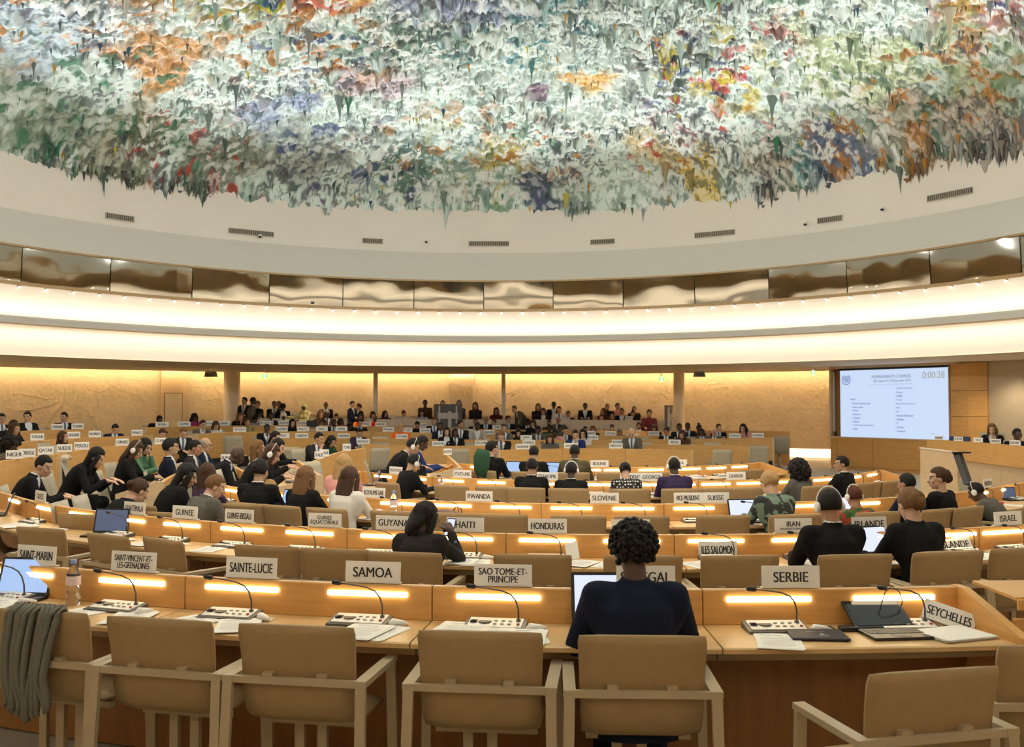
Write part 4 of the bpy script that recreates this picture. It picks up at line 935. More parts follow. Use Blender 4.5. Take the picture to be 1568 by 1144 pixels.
# far plates; texts as far as they can be made out
FARPL = [('F1', 800, 'ALLEMAGNE', {}), ('F1', 943, 'AFRIQUE DU SUD', {}), ('F1', 874, 'ALBANIE', {}), ('F2', 671, 'CROATIE', {}), ('F2', 737, 'COTE D IVOIRE', {}), ('F2', 549, 'MONGOLIE', {}), ('F2', 810, 'CONGO', {}), ('F2', 1033, 'BRESIL', {}), ('F2', 946, 'BOTSWANA', {}),
  ('F3', 615, 'LETTONIE', {}), ('F3', 806, 'JAPON', {}), ('F3', 680, 'PORTUGAL', {}), ('F3', 907, 'BELGIQUE', {}), ('F3', 462, 'CAMBODGE', {}), ('F3', 433, 'INDE', {}), ('F3', 526, 'PHILIPPINES', {}), ('F3', 1125, 'SLOVAQUIE', {}), ('F3', 1160, 'EL SALVADOR', {}),
  ('F4', 595, 'PAYS-BAS', {}), ('F4', 623, 'REPUBLIQUE\nDE COREE', {}), ('F4', 651, 'OUGANDA', {}), ('F4', 716, 'GHANA', {}), ('F4', 749, 'MALDIVES', {}), ('F4', 367, 'MEXIQUE', {}), ('F4', 431, 'NAMIBIE', {}), ('F4', 464, 'MALTE', {}), ('F4', 493, 'MALI', {}), ('F4', 523, 'NEPAL', {}), ('F4', 935, 'AUSTRALIE', {}), ('F4', 1001, 'ARGENTINE', {}), ('F4', 904, 'BARBADE', {}),
  ('F5', 248, 'YEMEN', {}), ('F5', 282, 'ZAMBIE', {}), ('F5', 319, 'BENIN', {}), ('F5', 343, 'LIBAN', {}), ('F5', 407, 'KOWEIT', {}), ('F5', 435, 'JORDANIE', {}), ('F5', 465, 'SOUDAN', {}), ('F5', 583, 'MAROC', {}), ('F5', 646, 'MALAISIE', {}), ('F5', 762, 'CHILI', {}), ('F5', 560, 'OMAN', {}),
  ('L1', 88, 'THAILANDE', {}), ('L1', 119, 'TUNISIE', {}), ('L2', 57, 'TURQUIE', {}), ('L2', 113, 'UKRAINE', {}), ('L2', 145, 'MOZAMBIQUE', {}), ('L2', 210, 'MONACO', {}), ('L3', 22, 'NIGER', {}), ('L3', 42, 'NORVEGE', {}), ('L3', 70, 'QATAR', {}), ('L3', 99, 'SUEDE', {}), ('L3', 125, 'PEROU', {}), ('L3', 187, 'COMORES', {}), ('L3', 246, 'CHYPRE', {}), ('L3', 277, 'CHILI ', {}),
  ('W2', 344, 'BURUNDI', {}), ('W6', 489, 'ITALIE', {}), ('W6', 497, 'JAMAIQUE', {}), ('W6', 531, 'TCHAD', {}), ('W5', 682, 'EGYPTE', {}), ('B', 963, 'UNESCO', {})]
FN = {'F1': 'the foremost far desk', 'F2': 'the second far row', 'F3': 'the third far row', 'F4': 'the fourth far row', 'F5': 'the last far row', 'L1': 'the backmost left desk', 'L2': 'the second left row', 'L3': 'the third left row', 'W2': 'the desk before the bald man', 'W6': 'the desk of the dark-haired couple', 'W5': 'the desk of the two men with headphones', 'B': 'the back bench counter'}
for key, px, t, kw in FARPL:
    wd = .33 if key[0] == 'F' else (.23 if key in ('L2', 'L3') else .26)
    if key in ('W6', 'W5'): wd = .16
    plate_on(key, px, t, 'white nameplate on %s reading %s' % (FN[key], t.strip().replace('\n', ' ')), w_=wd, h_=.13, group='white nameplates on the far desks')
for i, (px, y) in enumerate(((543, 628), (601, 628))):
    p = at_depth(px, y, 33.6); mb = MB(); mb.box((0, 0, .1), (.24, .02, .14)); mb.box((0, .02, 0), (.03, .03, .1)); o = put(mb, 'card_sign', mat('cream_card', (.86, .78, .58), .6), loc=(p.x, p.y, 1.35 - .27 + .1)); o.location.z = 1.36; tag(o, ['cream card sign on the back counter beside two standing people', 'cream card sign on the back counter behind the red jacket'][i], 'sign')
for px, t in ((1437, 'INTERPRETE'), (1467, 'SECRETAIRE'), (1497, 'VICE'), (1524, 'PRESIDENT'), (1553, 'SECRETARIAT')):
    l = prow.find(px, -.02, 0); p, n = prow.at(l); plate(t, (p.x - n.x * .01, p.y - n.y * .01, p.z + .003), -math.atan2(p.x, p.y) - .3, .17, .085, -.05, 'white nameplate on the podium counter, ' + {1437: 'at its screen end', 1467: 'before the blue empty chair', 1497: 'left of the curly-haired person', 1524: 'right in front of the curly-haired person', 1553: 'before the person at the picture edge'}[px], 'nameplates on the podium')
# ---- consoles at each light strip
SLN = {'1': ['left of the frame', 'the SAINT-MARIN plate', 'the SAINT-VINCENT plate', 'the SAINTE-LUCIE plate', 'the SAMOA plate', 'the SAO TOME plate', 'the navy blazer person', 'the SERBIE plate', 'the black tablet'],
 '2': ['', 'left edge', 'the GRECE plate', 'the dark tablet', 'the GUATEMALA plate', 'the GUINEE plate', 'the GUINEE-BISSAU plate', 'the GUINEE EQUATORIALE plate', 'the GUYANA plate', 'the HAITI plate', 'the HONDURAS plate', 'the afro hair', 'the ILES SALOMON plate', 'the IRAN plate', 'the IRLANDE plate', 'the ISLANDE plate', 'the ISRAEL plate'],
 '3': ['the aisle end', 'the blond short-haired person', 'the woman in white', 'the ROYAUME-UNI plate', 'the brown bag', 'the RWANDA plate', 'the man with an ear headset', 'the SLOVENIE plate', 'the purple suit man', 'the SUISSE plate', 'the patterned scarf woman', 'the red-haired woman', 'the bald man at right', 'the VENEZUELA plate', 'the red telephone'],
 '4': ['the EQUATEUR plate', 'the curly head with headphones', 'the ETATS-UNIS plate', 'the black suit man', 'the ETHIOPIE plate', 'the olive jacket', 'the PRESIDENT plate', 'the purple suit head', 'the GHANA plate', 'the blond bun', 'the big black curls', 'the man in profile', 'the fourth row end', 'the sloped panel'],
 '5': ['the first black suit', 'the pale laptop', 'the BOLIVIE side', 'the BOLIVIE plate', 'the polka dots', 'the CUBA plate', 'the purple suit', 'the right end', 'the last seat']}
for key in '12345':
    row = ROWS[key]
    for i, l in enumerate(SLOT[key]):
        if key == '1' and i == 0: continue
        p, n = row.at(l); q = p + n * .135; q.z = p.z - row.H + .742
        if SLN[key][i] in ('', ) or (key, i) in (('1', 6), ('2', 3), ('2', 14), ('3', 10), ('3', 1), ('3', 2), ('3', 11), ('3', 12), ('5', 0), ('5', 1), ('2', 1)): continue
        spawn('console', 'microphone_console', q, rz_of(n) + rnd.uniform(-.04, .04) + (0 if key != '1' else -.02), 'gooseneck microphone console on the %s, by %s' % (ROWN[key], SLN[key][i]), 'microphone', 'microphone consoles on the desks')
        if rnd.random() < .5 or key == '1':
            q2 = p + n * (.14 + .03 * rnd.random()) + Vector((-n.y, n.x, 0)) * .23; q2.z = q.z
            if l < row.L[-1] - .5: spawn('earset', 'listening_earpiece', q2, rnd.uniform(-1, 1), 'white earpiece with coiled cable on the %s, by %s' % (ROWN[key], SLN[key][i]), 'earpiece', 'earpieces on the desks')
# ---- papers
paperme = {}
def sheet(loc, rz, n=1, w_=.21, h_=.297, label='', marks=True, name='paper_sheet', m=paper, group='papers lying on the desks'):
    k = (round(w_, 3), round(h_, 3), n, marks, m.name)
    if k not in paperme:
        mb = MB(); r = random.Random(n * 17 + int(w_ * 100))
        for i in range(n): a = r.uniform(-.05, .05); mb.box((r.uniform(-.008, .008), r.uniform(-.008, .008), .0012 + i * .0016), (w_, h_, .0014), Matrix.Rotation(a, 3, 'Z'))
        z = .0022 + (n - 1) * .0016 + .0003; mk = MB()
        mk.box((-.02, h_ * .36, z), (w_ * .5, .012, .0004))
        for i in range(9): mk.box((-.0, h_ * .24 - i * .022, z), (w_ * (.72 if i % 4 else .5), .003, .0004))
        paperme[k] = (recalc(mb.mesh('sheets', m)), recalc(mk.mesh('print', mat('print_grey', (.55, .56, .62), .8))))
    o = link(name, paperme[k][0], loc=loc, rot=(0, 0, rz))
    if marks: link('printed_lines', paperme[k][1], o)
    tag(o, label, 'paper', group); return o
for key in '12345':
    row = ROWS[key]
    for i, l in enumerate(SLOT[key]):
        if key == '1' and i in (0, 7, 8): continue
        for j in range(rnd.choice((1, 2, 2, 3)) if key in '12' else rnd.choice((1, 2))):
            p, n = row.at(min(l + rnd.uniform(-.22, .22) + j * .08, row.L[-1] - .2)); s = rnd.uniform(.30, .345); q = p + n * s; q.z = p.z - row.H + .743 + j * .006
            sheet(q, rz_of(n) + rnd.uniform(-.45, .45), rnd.choice((1, 2, 4)), label='white papers on the %s, lying by %s' % (ROWN[key], SLN[key][i]) if SLN[key][i] else 'white papers on the second row beyond the picture edge')
# specific things on the front row
p, rz = on_desk('1', 1190, .36); sheet(p + Vector((0, 0, .001)), rz - .2, 2, label='white papers half under the navy folder near the SERBIE plate')
def dk(key, px, s=.25, dz=0): p, rz = on_desk(key, px, s); p.z += dz; return p, rz
p, rz = dk('1', 707, .24, .008); sheet(p, rz - .15, 6, .26, .30, 'thick stack of white papers between SAMOA and SAO TOME places', name='paper_stack')
p, rz = dk('1', 690, .42, .006); mb = MB(); mb.box((0, 0, .001), (.05, .03, .002)); o = put(mb, 'yellow_note', mat('note_yellow', (.85, .65, .08), .7), loc=p, rot=(0, 0, rz)); tag(o, 'yellow sticky note under the thick paper stack on the front row', 'note')
p, rz = dk('1', 1250, .27, .004)
mb = MB(); mb.box((0, 0, .006), (.27, .20, .012)); e = put(mb, 'folder', mat('folder_navy', (.018, .02, .035), .55), loc=p, rot=(0, 0, rz - .12), bev=.004); tag(e, 'dark navy folder with a pale crest lying near the SERBIE plate', 'folder')
mb = MB(); mb.box((.0, -.0, .0125), (.26, .19, .001)); 
mb2 = MB()
for k in range(9): a = math.radians(200 + k * 17.5); mb2.box((.02 + .028 * math.cos(a), -.045 + .028 * math.sin(a) + .02, .0126), (.011, .005, .0008), Matrix.Rotation(a, 3, 'Z'))
mb2.box((.02, -.022, .0126), (.02, .024, .0008)); mb2.cyl((.02, -.004, .0124), .007, .0008, 10)
put(mb2, 'crest', mat('crest_silver', (.45, .45, .45), .4, metal=.5), e)
me = textmesh('JUDICIAL CODES', .16, .012); me.materials.append(mat('crest_silver')); o = link('lettering', me, e, (.0, .035, .0128), (-math.pi / 2, 0, 0))
mb = MB(); mb.box((.0, 0, .003), (.262, .192, .004)); put(mb, 'pages', paper, e)
p, rz = dk('1', 1372, .27); t = spawn('lap_tablet', 'folding_tablet', p, rz + .02, 'black tablet propped in a folding keyboard case on the front row', 'tablet', scale=.92)
p, rz = dk('1', 1462, .30, .003); sheet(p, rz + .25, 8, .30, .24, 'thick white paper pad beside the black tablet at the row end', name='paper_pad', marks=False)
p, rz = dk('1', 15, .16); spawn('lap_blue', 'laptop', p, rz + .25, 'open laptop with blue screen at the left end of the front row', 'laptop', scale=1.0)
p, rz = dk('1', 113, .10); spawn('bottle', 'water_bottle', p, 0, 'clear plastic water bottle with blue cap by the SAINT-MARIN plate', 'bottle', scale=1.15)
p, rz = dk('1', 938, .17); spawn('lap_white', 'laptop', p, rz + .05, 'open laptop with lilac screen before the navy blazer person', 'laptop', scale=1.15)
p, rz = dk('1', 1300, .16, .0); mb = MB(); mb.box((0, 0, .012), (.09, .05, .024)); e = put(mb, 'power_adapter', black, loc=p, rot=(0, 0, rz), bev=.004)
c = MB(); c.tube([(.04 + .1 * t_ - .25 * t_, .04 * math.sin(t_ * 9) + .01, .006 + .01 * math.sin(t_ * 14) ** 2) for t_ in np.linspace(0, 1, 26)], .0035, 6); put(c, 'cable', black, e, smooth=True); tag(e, 'black power adapter with tangled cable between SERBIE and the black tablet', 'adapter')
p, rz = dk('1', 1365, .06, .0); c = MB(); c.tube([(-.06, 0, 0), (-.055, 0, .10), (-.03, 0, .17), (.0, -.01, .20), (.04, -.01, .17), (.055, -.01, .12), (.03, -.01, .06), (-.02, -.01, .02)], .003, 6); o = put(c, 'looped_cable', black, loc=p, rot=(0, 0, rz), smooth=True); tag(o, 'black looped cable standing up behind the black tablet', 'cable')
# second row and beyond
p, rz = dk('2', 158, .20); spawn('lap_dark', 'tablet_computer', p, rz + .45, 'dark screened tablet standing on the second row near GUATEMALA', 'tablet', scale=1.0)
p, rz = dk('2', -8, .22); spawn('lap_white', 'laptop', p, rz - .3, 'open laptop with pale screen at the left end of the second row', 'laptop')
p, rz = dk('2', 1353, .17); spawn('lap_white', 'laptop', p, rz + .12, 'open laptop with white window between two people in black at IRLANDE', 'laptop')
p, rz = dk('2', 880, .12); mb = MB(); mb.box((0, 0, .07), (.10, .012, .14), Matrix.Rotation(-.5, 3, 'X')); o = put(mb, 'folded_booklet', paper, loc=p, rot=(0, -.35, rz - .3)); tag(o, 'white booklet propped up beside the HONDURAS place', 'booklet')
p, rz = dk('2', 697, .30); spawn('bottle', 'water_bottle', p, 0, 'small bottle with blue cap beside the woman holding a phone', 'bottle', scale=.7)
p, rz = dk('3', 432, .2); spawn('lap_blue', 'laptop', p, rz, 'open laptop with blue text screen before the blond short-haired person', 'laptop')
p, rz = dk('3', 508, .2); spawn('lap_blue', 'laptop', p, rz - .3, 'open laptop tilted left of the woman in white', 'laptop')
p, rz = dk('3', 603, .15); spawn('bottle', 'water_bottle', p, 0, 'tall clear bottle right of the ROYAUME-UNI plate', 'bottle', scale=1.3)
p, rz = dk('3', 1147, .2); spawn('lap_white', 'laptop', p, rz, 'open laptop with white screen left of the patterned scarf woman', 'laptop')
p, rz = dk('3', 1322, .2); spawn('lap_white', 'laptop', p, rz + .4, 'open laptop with pale screen right of the red-haired woman', 'laptop')
p, rz = dk('3', 1412, .12); spawn('lap_dark', 'laptop', p, rz + .1, 'open dark laptop before the bald man at right', 'laptop')
p, rz = dk('3', 1552, .12); spawn('lap_dark', 'tablet_computer', p, rz - .5, 'white-edged tablet standing at the far right of the third row', 'tablet', scale=.7)
p, rz = dk('3', 1522, .15); mb = MB(); mb.box((0, 0, .02), (.16, .18, .04)); o = put(mb, 'red_pouch', mat('red_cloth', (.6, .03, .02), .7), loc=p, rot=(0, 0, rz), bev=.015); mb = MB(); mb.tube([(-.07, 0, .04), (-.05, 0, .07), (.05, 0, .07), (.07, 0, .04)], .008, 6); put(mb, 'handle', MATS['red_cloth'], o); tag(o, 'small red pouch on the desk below the VENEZUELA plate', 'pouch')
p, rz = dk('3', 682, .15); mb = MB(); mb.ell((0, 0, .05), (.17, .07, .055)); o = put(mb, 'handbag', mat('bag_brown', (.16, .09, .07), .5), loc=p, rot=(0, 0, rz), smooth=True); mb = MB(); mb.tube([(.08, 0, .07), (.12, 0, .14), (.18, 0, .12), (.2, 0, .02)], .006, 6); put(mb, 'strap', black, o, smooth=True); tag(o, 'brown soft handbag lying behind the HAITI plate', 'bag')
for px, k_, lab in ((783, 'lap_blue', 'open laptop with pale blue screen right of the first black suit, fifth row'), (838, 'lap_blue', 'open laptop glimpsed right of the second dark suit, fifth row')):
    p, rz = dk('5', px, .2); spawn(k_, 'laptop', p, rz, lab, 'laptop', scale=1.15)
p, rz = dk('4', 566, .2); spawn('lap_dark', 'laptop', p, rz - .5, 'teal dark laptop at the left end of the fourth row', 'laptop')
p, rz = dk('4', 676, .2); spawn('bottle', 'water_bottle', p, 0, 'squat bottle with red wrap below the ETATS-UNIS plate', 'bottle', scale=.9)
# left wing: papers, pouch, glasses, laptop
def wing(key, t, s, dz=0): row = ROWS[key]; p, n = row.at(row.L[-1] * t); q = p + n * s; q.z = p.z - row.H + .745 + dz; return q, rz_of(n)
q, rz = wing('W3', .10, .25); sheet(q, rz, 4, .26, .30, 'white papers at the open end of the left wing desk', name='paper_stack')
q, rz = wing('W3', .14, .22, .008); mb = MB(); mb.ell((0, 0, .03), (.055, .11, .032)); o = put(mb, 'yellow_pouch', mat('pouch_yellow', (.70, .62, .02), .5), loc=q, rot=(0, 0, rz), smooth=True); mb = MB(); mb.box((0, 0, .06), (.006, .18, .004)); put(mb, 'zip', graph, o); tag(o, 'yellow pencil pouch on the left wing desk', 'pouch')
for t_, s_ in ((.2, .1), (.24, .2), (.3, .12)): q, rz = wing('W3', t_, s_); spawn('tumbler', 'drinking_glass', q, 0, 'clear drinking glass near the yellow pouch on the left wing', 'glass', 'glasses on the left wing desks', scale=1.2)
for t_, s_ in ((.1, .1), (.16, .14)): q, rz = wing('W2', t_, s_); spawn('tumbler', 'drinking_glass', q, 0, 'clear drinking glass in front of the bald man', 'glass', 'glasses before the bald man', scale=1.2)
q, rz = wing('W4', .3, .24); spawn('lap_dark', 'laptop', q, rz, 'open dark laptop before the person with headphones at the left wing', 'laptop')
for i, (t_, s_) in enumerate(((.1, .12), (.22, .1))): q, rz = wing('W4', t_, s_); spawn('bottle', 'water_bottle', q, 0, 'clear water bottle on the wing desk near the left aisle', 'bottle', 'bottles on the wing desk near the left aisle', scale=1.2)
q, rz = wing('W4', .08, .25); sheet(q, rz + .2, 3, .25, .3, 'white papers on the wing desk with the dark laptop')
q, rz = wing('W5', .12, .3); sheet(q, rz + .1, 3, .25, .3, 'white papers before the man bent over with headphones')
q, rz = wing('W5', .18, .28, .006); mb = MB(); mb.box((0, 0, .005), (.18, .13, .01)); o = put(mb, 'tablet_device', black, loc=q, rot=(.3, 0, rz)); mb = MB(); mb.box((0, 0, .0105), (.16, .11, .001)); put(mb, 'screen', scrblue, o); tag(o, 'blue-lit tablet in front of the man bent over with headphones', 'tablet')
# water bottles on the low ledge before the foremost far desk
for px in (793, 801, 865, 941, 948, 1016, 1024):
    r_ = ROWS['F1']; l = r_.find(px, -.2, -.5); p, n = r_.at(l); q = p - n * .22; q.z = p.z - .92 + .0
    spawn('tumbler', 'drinking_glass', (q.x, q.y, q.z + .37), 0, 'clear glass on the ledge before the foremost far desk', 'glass', 'glasses on the far ledge', scale=1.1)
r_ = ROWS['F1']; mb = MB(); mb.sweep([(Vector((p.x, p.y, p.z - .92)), n) for p, n in r_.cut(.1, r_.L[-1] - .1)], [(-.36, 0), (-.36, .37), (-.08, .37), (-.08, 0)]); o = put(mb, 'ledge', oak_pale); tag(o, 'low ledge with glasses in front of the foremost far desk', 'ledge')
# ================================================================== PEOPLE
def remesh(mb, vox, sm=3):
    me = mb.mesh('tmp', skin); recalc(me); o = bpy.data.objects.new('tmp', me); COL.objects.link(o)
    r = o.modifiers.new('r', 'REMESH'); r.mode = 'VOXEL'; r.voxel_size = vox; r.use_smooth_shade = True
    s = o.modifiers.new('s', 'SMOOTH'); s.factor = .5; s.iterations = sm
    dg = bpy.context.evaluated_depsgraph_get(); out = bpy.data.meshes.new_from_object(o.evaluated_get(dg))
    bpy.data.objects.remove(o); bpy.data.meshes.remove(me); out.materials.clear(); out.shade_smooth(); return out
def ik(S, W, L1, L2, hint):
    d = W - S; l = d.length; m = (L1 + L2) * .985
    if l > m: W = S + d * (m / l); d = W - S; l = m
    if l < .12: l = .12
    a = (L1 ** 2 - L2 ** 2 + l * l) / (2 * l); h = math.sqrt(max(0, L1 ** 2 - a * a)); u = d.normalized()
    k = (hint - u * hint.dot(u)).normalized(); return S + u * a + k * h, W
HP = dict(desk=(.12, .40, None, .74 + .045), type=(.07, .42, None, .80), out=(.20, .36, None, .76), lap=(.09, .24, None, .60), chin=None, face=None, phone=(.16, .34, None, 1.00), stand=None, fold=None, ear=None, point=(.30, .36, None, .80))
def skeleton(pose):
    lean, hp, hy, aL, aR, kind, sex = pose
    f = sex == 'f'; k = .955 if f else 1.0; J = {}
    stand = kind == 's'; pz = .93 * k if stand else .535
    P = Vector((0, 0, pz)); u = Vector((0, math.sin(lean), math.cos(lean))); fw = Vector((0, math.cos(lean), -math.sin(lean)))
    sp = .515 * k; N = P + u * sp; sh = .155 if f else .178
    J.update(P=P, u=u, fw=fw, N=N, k=k, f=f)
    u2 = Vector((0, math.sin(lean * 1.15 + hp * .35), math.cos(lean * 1.15 + hp * .35)))
    J['HM'] = Matrix.Rotation(-hy, 3, 'Z') @ Matrix.Rotation(-(hp + lean * .35), 3, 'X'); J['H'] = N + u2 * .130 * k + J['HM'] @ Vector((0, .022, .015))
    for s, arm in ((-1, aL), (1, aR)):
        S = N - u * .055 + Vector((s * sh, 0, 0)); L1, L2 = .285 * k, .255 * k; H = J['H']; hint = Vector((s * .45, -.45, -.8))
        if arm in ('chin', 'face', 'ear'):
            off = {'chin': (s * .03, .115, -.13), 'face': (s * .06, .10, -.04), 'ear': (s * .115, -.01, -.02)}[arm]
            W = H + J['HM'] @ Vector(off) + Vector((0, 0, -.05)); hint = Vector((s * .3, .3, -1))
        elif arm == 'stand': W = S + Vector((s * .05, .07, -.52 * k)); hint = Vector((s * .3, -1, 0))
        elif arm == 'fold': W = Vector((-s * .07, S.y + .21, S.z - .24)); hint = Vector((s, -.2, -.8))
        elif arm == 'point': W = S + Vector((s * .30, .34, -.12))
        elif arm == 'back': W = S + Vector((s * .10, -.16, -.46)); hint = Vector((s, 0, .2))
        else:
            q = HP[arm]; W = Vector((s * q[0], S.y * .45 + q[1] + .03, q[3] if not stand else q[3] + .40))
        E_, W = ik(S, W, L1, L2, hint); J[('S', s)] = S; J[('E', s)] = E_; J[('W', s)] = W; J[('arm', s)] = arm
        if stand: K_ = Vector((s * .10, .02, .49 * k)); A_ = Vector((s * .10, -.02, .08))
        else: K_ = Vector((s * .12, .43, .52)); A_ = Vector((s * .12, .36, .09))
        J[('L', s)] = (P + Vector((s * .09, 0, -.01)), K_, A_)
    return J
def head(mb, J):
    M, H = J['HM'], J['H']
    def el(c, r, nu=16, nv=12): mb.ell(H + M @ Vector(c), r, M, nu, nv)
    k = .96 if J['f'] else 1
    el((0, -.015, .025), (.075 * k, .095, .095)); el((0, .022, -.045), (.056 * k, .062, .066)); el((0, .055, -.088), (.026, .024, .020)); el((0, .045, .0), (.060 * k, .045, .06))
    el((0, .072, .032), (.050, .017, .012)); mb.cap(H + M @ Vector((0, .086, .012)), H + M @ Vector((0, .108, -.026)), .009, .0135, 10); el((0, .100, -.030), (.017, .010, .008))
    for s in (-1, 1): el((s * .076 * k, -.012, -.005), (.009, .020, .031), 10, 8); el((s * .038, .066, -.022), (.020, .018, .018), 10, 8)
    el((0, .088, -.056), (.024, .011, .006), 12, 8); el((0, .086, -.066), (.020, .012, .007), 12, 8)
    mb.cap(J['N'] - J['u'] * .03 + J['fw'] * -.01, H + M @ Vector((0, -.025, -.06)), .056 * k, .052 * k, 14)
def hand(mb, W, d, s, curl, hold=False):
    d = d.normalized(); side = d.cross(Vector((0, 0, 1)))
    side = side.normalized() if side.length > .1 else Vector((1, 0, 0)); up = side.cross(d)
    pc = W + d * .05; M = Matrix((side, d, up)).transposed(); mb.ell(pc, (.040, .052, .017), M, 14, 10); mb.cap(W - d * .02, W + d * .03, .026, .026, 10)
    for i, (x, l) in enumerate(((-.030, .062), (-.010, .074), (.010, .068), (.029, .052))):
        b = W + d * .088 + side * x; d1 = (d * math.cos(curl) - up * math.sin(curl)).normalized(); m = b + d1 * l * .5
        d2 = (d * math.cos(curl * 2.2) - up * math.sin(curl * 2.2)).normalized(); e = m + d2 * l * .5
        mb.cap(b - d * .012, m, .0092, .0085, 8); mb.cap(m, e, .0085, .0072, 8)
    tb = W + d * .03 - side * s * .030; td = (d * .7 - side * s * .75 - up * .25).normalized(); tm = tb + td * .036; mb.cap(tb, tm, .0125, .0105, 8); mb.cap(tm, tm + (td + d * .8 - up * .3).normalized() * .03, .0105, .0085, 8)
def torso(mb, J, g=0., coat=False):
    P, u, k = J['P'], J['u'], J['k']; f = J['f']
    R = [(-.09, .150, .105), (.0, .168 if not f else .172, .118), (.10, .150 if not f else .138, .108), (.20, .150 if not f else .130, .106), (.30, .162 if not f else .145, .112), (.39, .170 if not f else .148, .110), (.455, .130, .088), (.50, .070, .062)]
    if coat: R = [(-.16, .178 if not f else .176, .122)] + R[1:]
    bend = lambda t: J['fw'] * (-.03 * math.sin(max(0, min(1, t / .5)) * math.pi))
    mb.tube([P + u * t * k + bend(t) for t, a, b in R], [(a + g, b + g) for t, a, b in R], 20)
    c = P + u * .445 * k
    for s in (-1, 1): mb.cap(c + Vector((s * .07, 0, .005)), J[('S', s)], .060 + g, .058 + g, 14); mb.cap(P + u * .30 * k + Vector((s * .09, 0, 0)), J[('S', s)] - u * .03, .085 + g * .5, .060 + g, 14)
    if f:
        for s in (-1, 1): mb.ell(P + u * .335 * k + J['fw'] * .085 + Vector((s * .068, 0, 0)), (.058 + g, .058 + g, .058 + g))
def arms(mb, J, g=0., cut=0.):
    for s in (-1, 1):
        S, E_, W = J[('S', s)], J[('E', s)], J[('W', s)]; k = .86 if J['f'] else 1
        mb.cap(S, E_, .055 * k + g, .043 * k + g, 14); d = (W - E_); We = W - d.normalized() * cut
        mb.cap(E_, We, .044 * k + g, (.029 if not g else .036) * k + g * .6, 14)
def legs(mb, J, g=0.):
    for s in (-1, 1):
        a, K_, A_ = J[('L', s)]; mb.cap(a, K_, .082 + g, .056 + g, 14); mb.cap(K_, A_, .054 + g, .036 + g * 1.6, 14)
    mb.ell(J['P'] + Vector((0, -.01, .0)), (.165 + g, .125 + g, .12 + g))
def paint_body(me, J):
    n = len(me.polygons); c = np.empty(n * 3, 'f'); me.polygons.foreach_get('center', c); c = c.reshape(-1, 3)
    M = np.array(J['HM']).astype('f'); loc = (c - np.array(J['H'], 'f')) @ M       # world -> head frame
    idx = np.zeros(n, 'i')
    for s in (-1, 1):
        e = ((loc[:, 0] - s * .032) / .015) ** 2 + ((loc[:, 2] - .010) / .0065) ** 2; idx[(e < 1) & (loc[:, 1] > .05)] = 1
        b = (np.abs(loc[:, 0] - s * .033) < .021) & (np.abs(loc[:, 2] - .034 + (loc[:, 0] - s * .033) ** 2 * 8) < .0045); idx[b & (loc[:, 1] > .05)] = 1
    m = ((loc[:, 0]) / .024) ** 2 + ((loc[:, 2] + .060) / .008) ** 2; idx[(m < 1) & (loc[:, 1] > .06)] = 2
    for mt in (skin, eyem, lipm): me.materials.append(mt)
    me.polygons.foreach_set('material_index', idx); me.update()
PC = {}
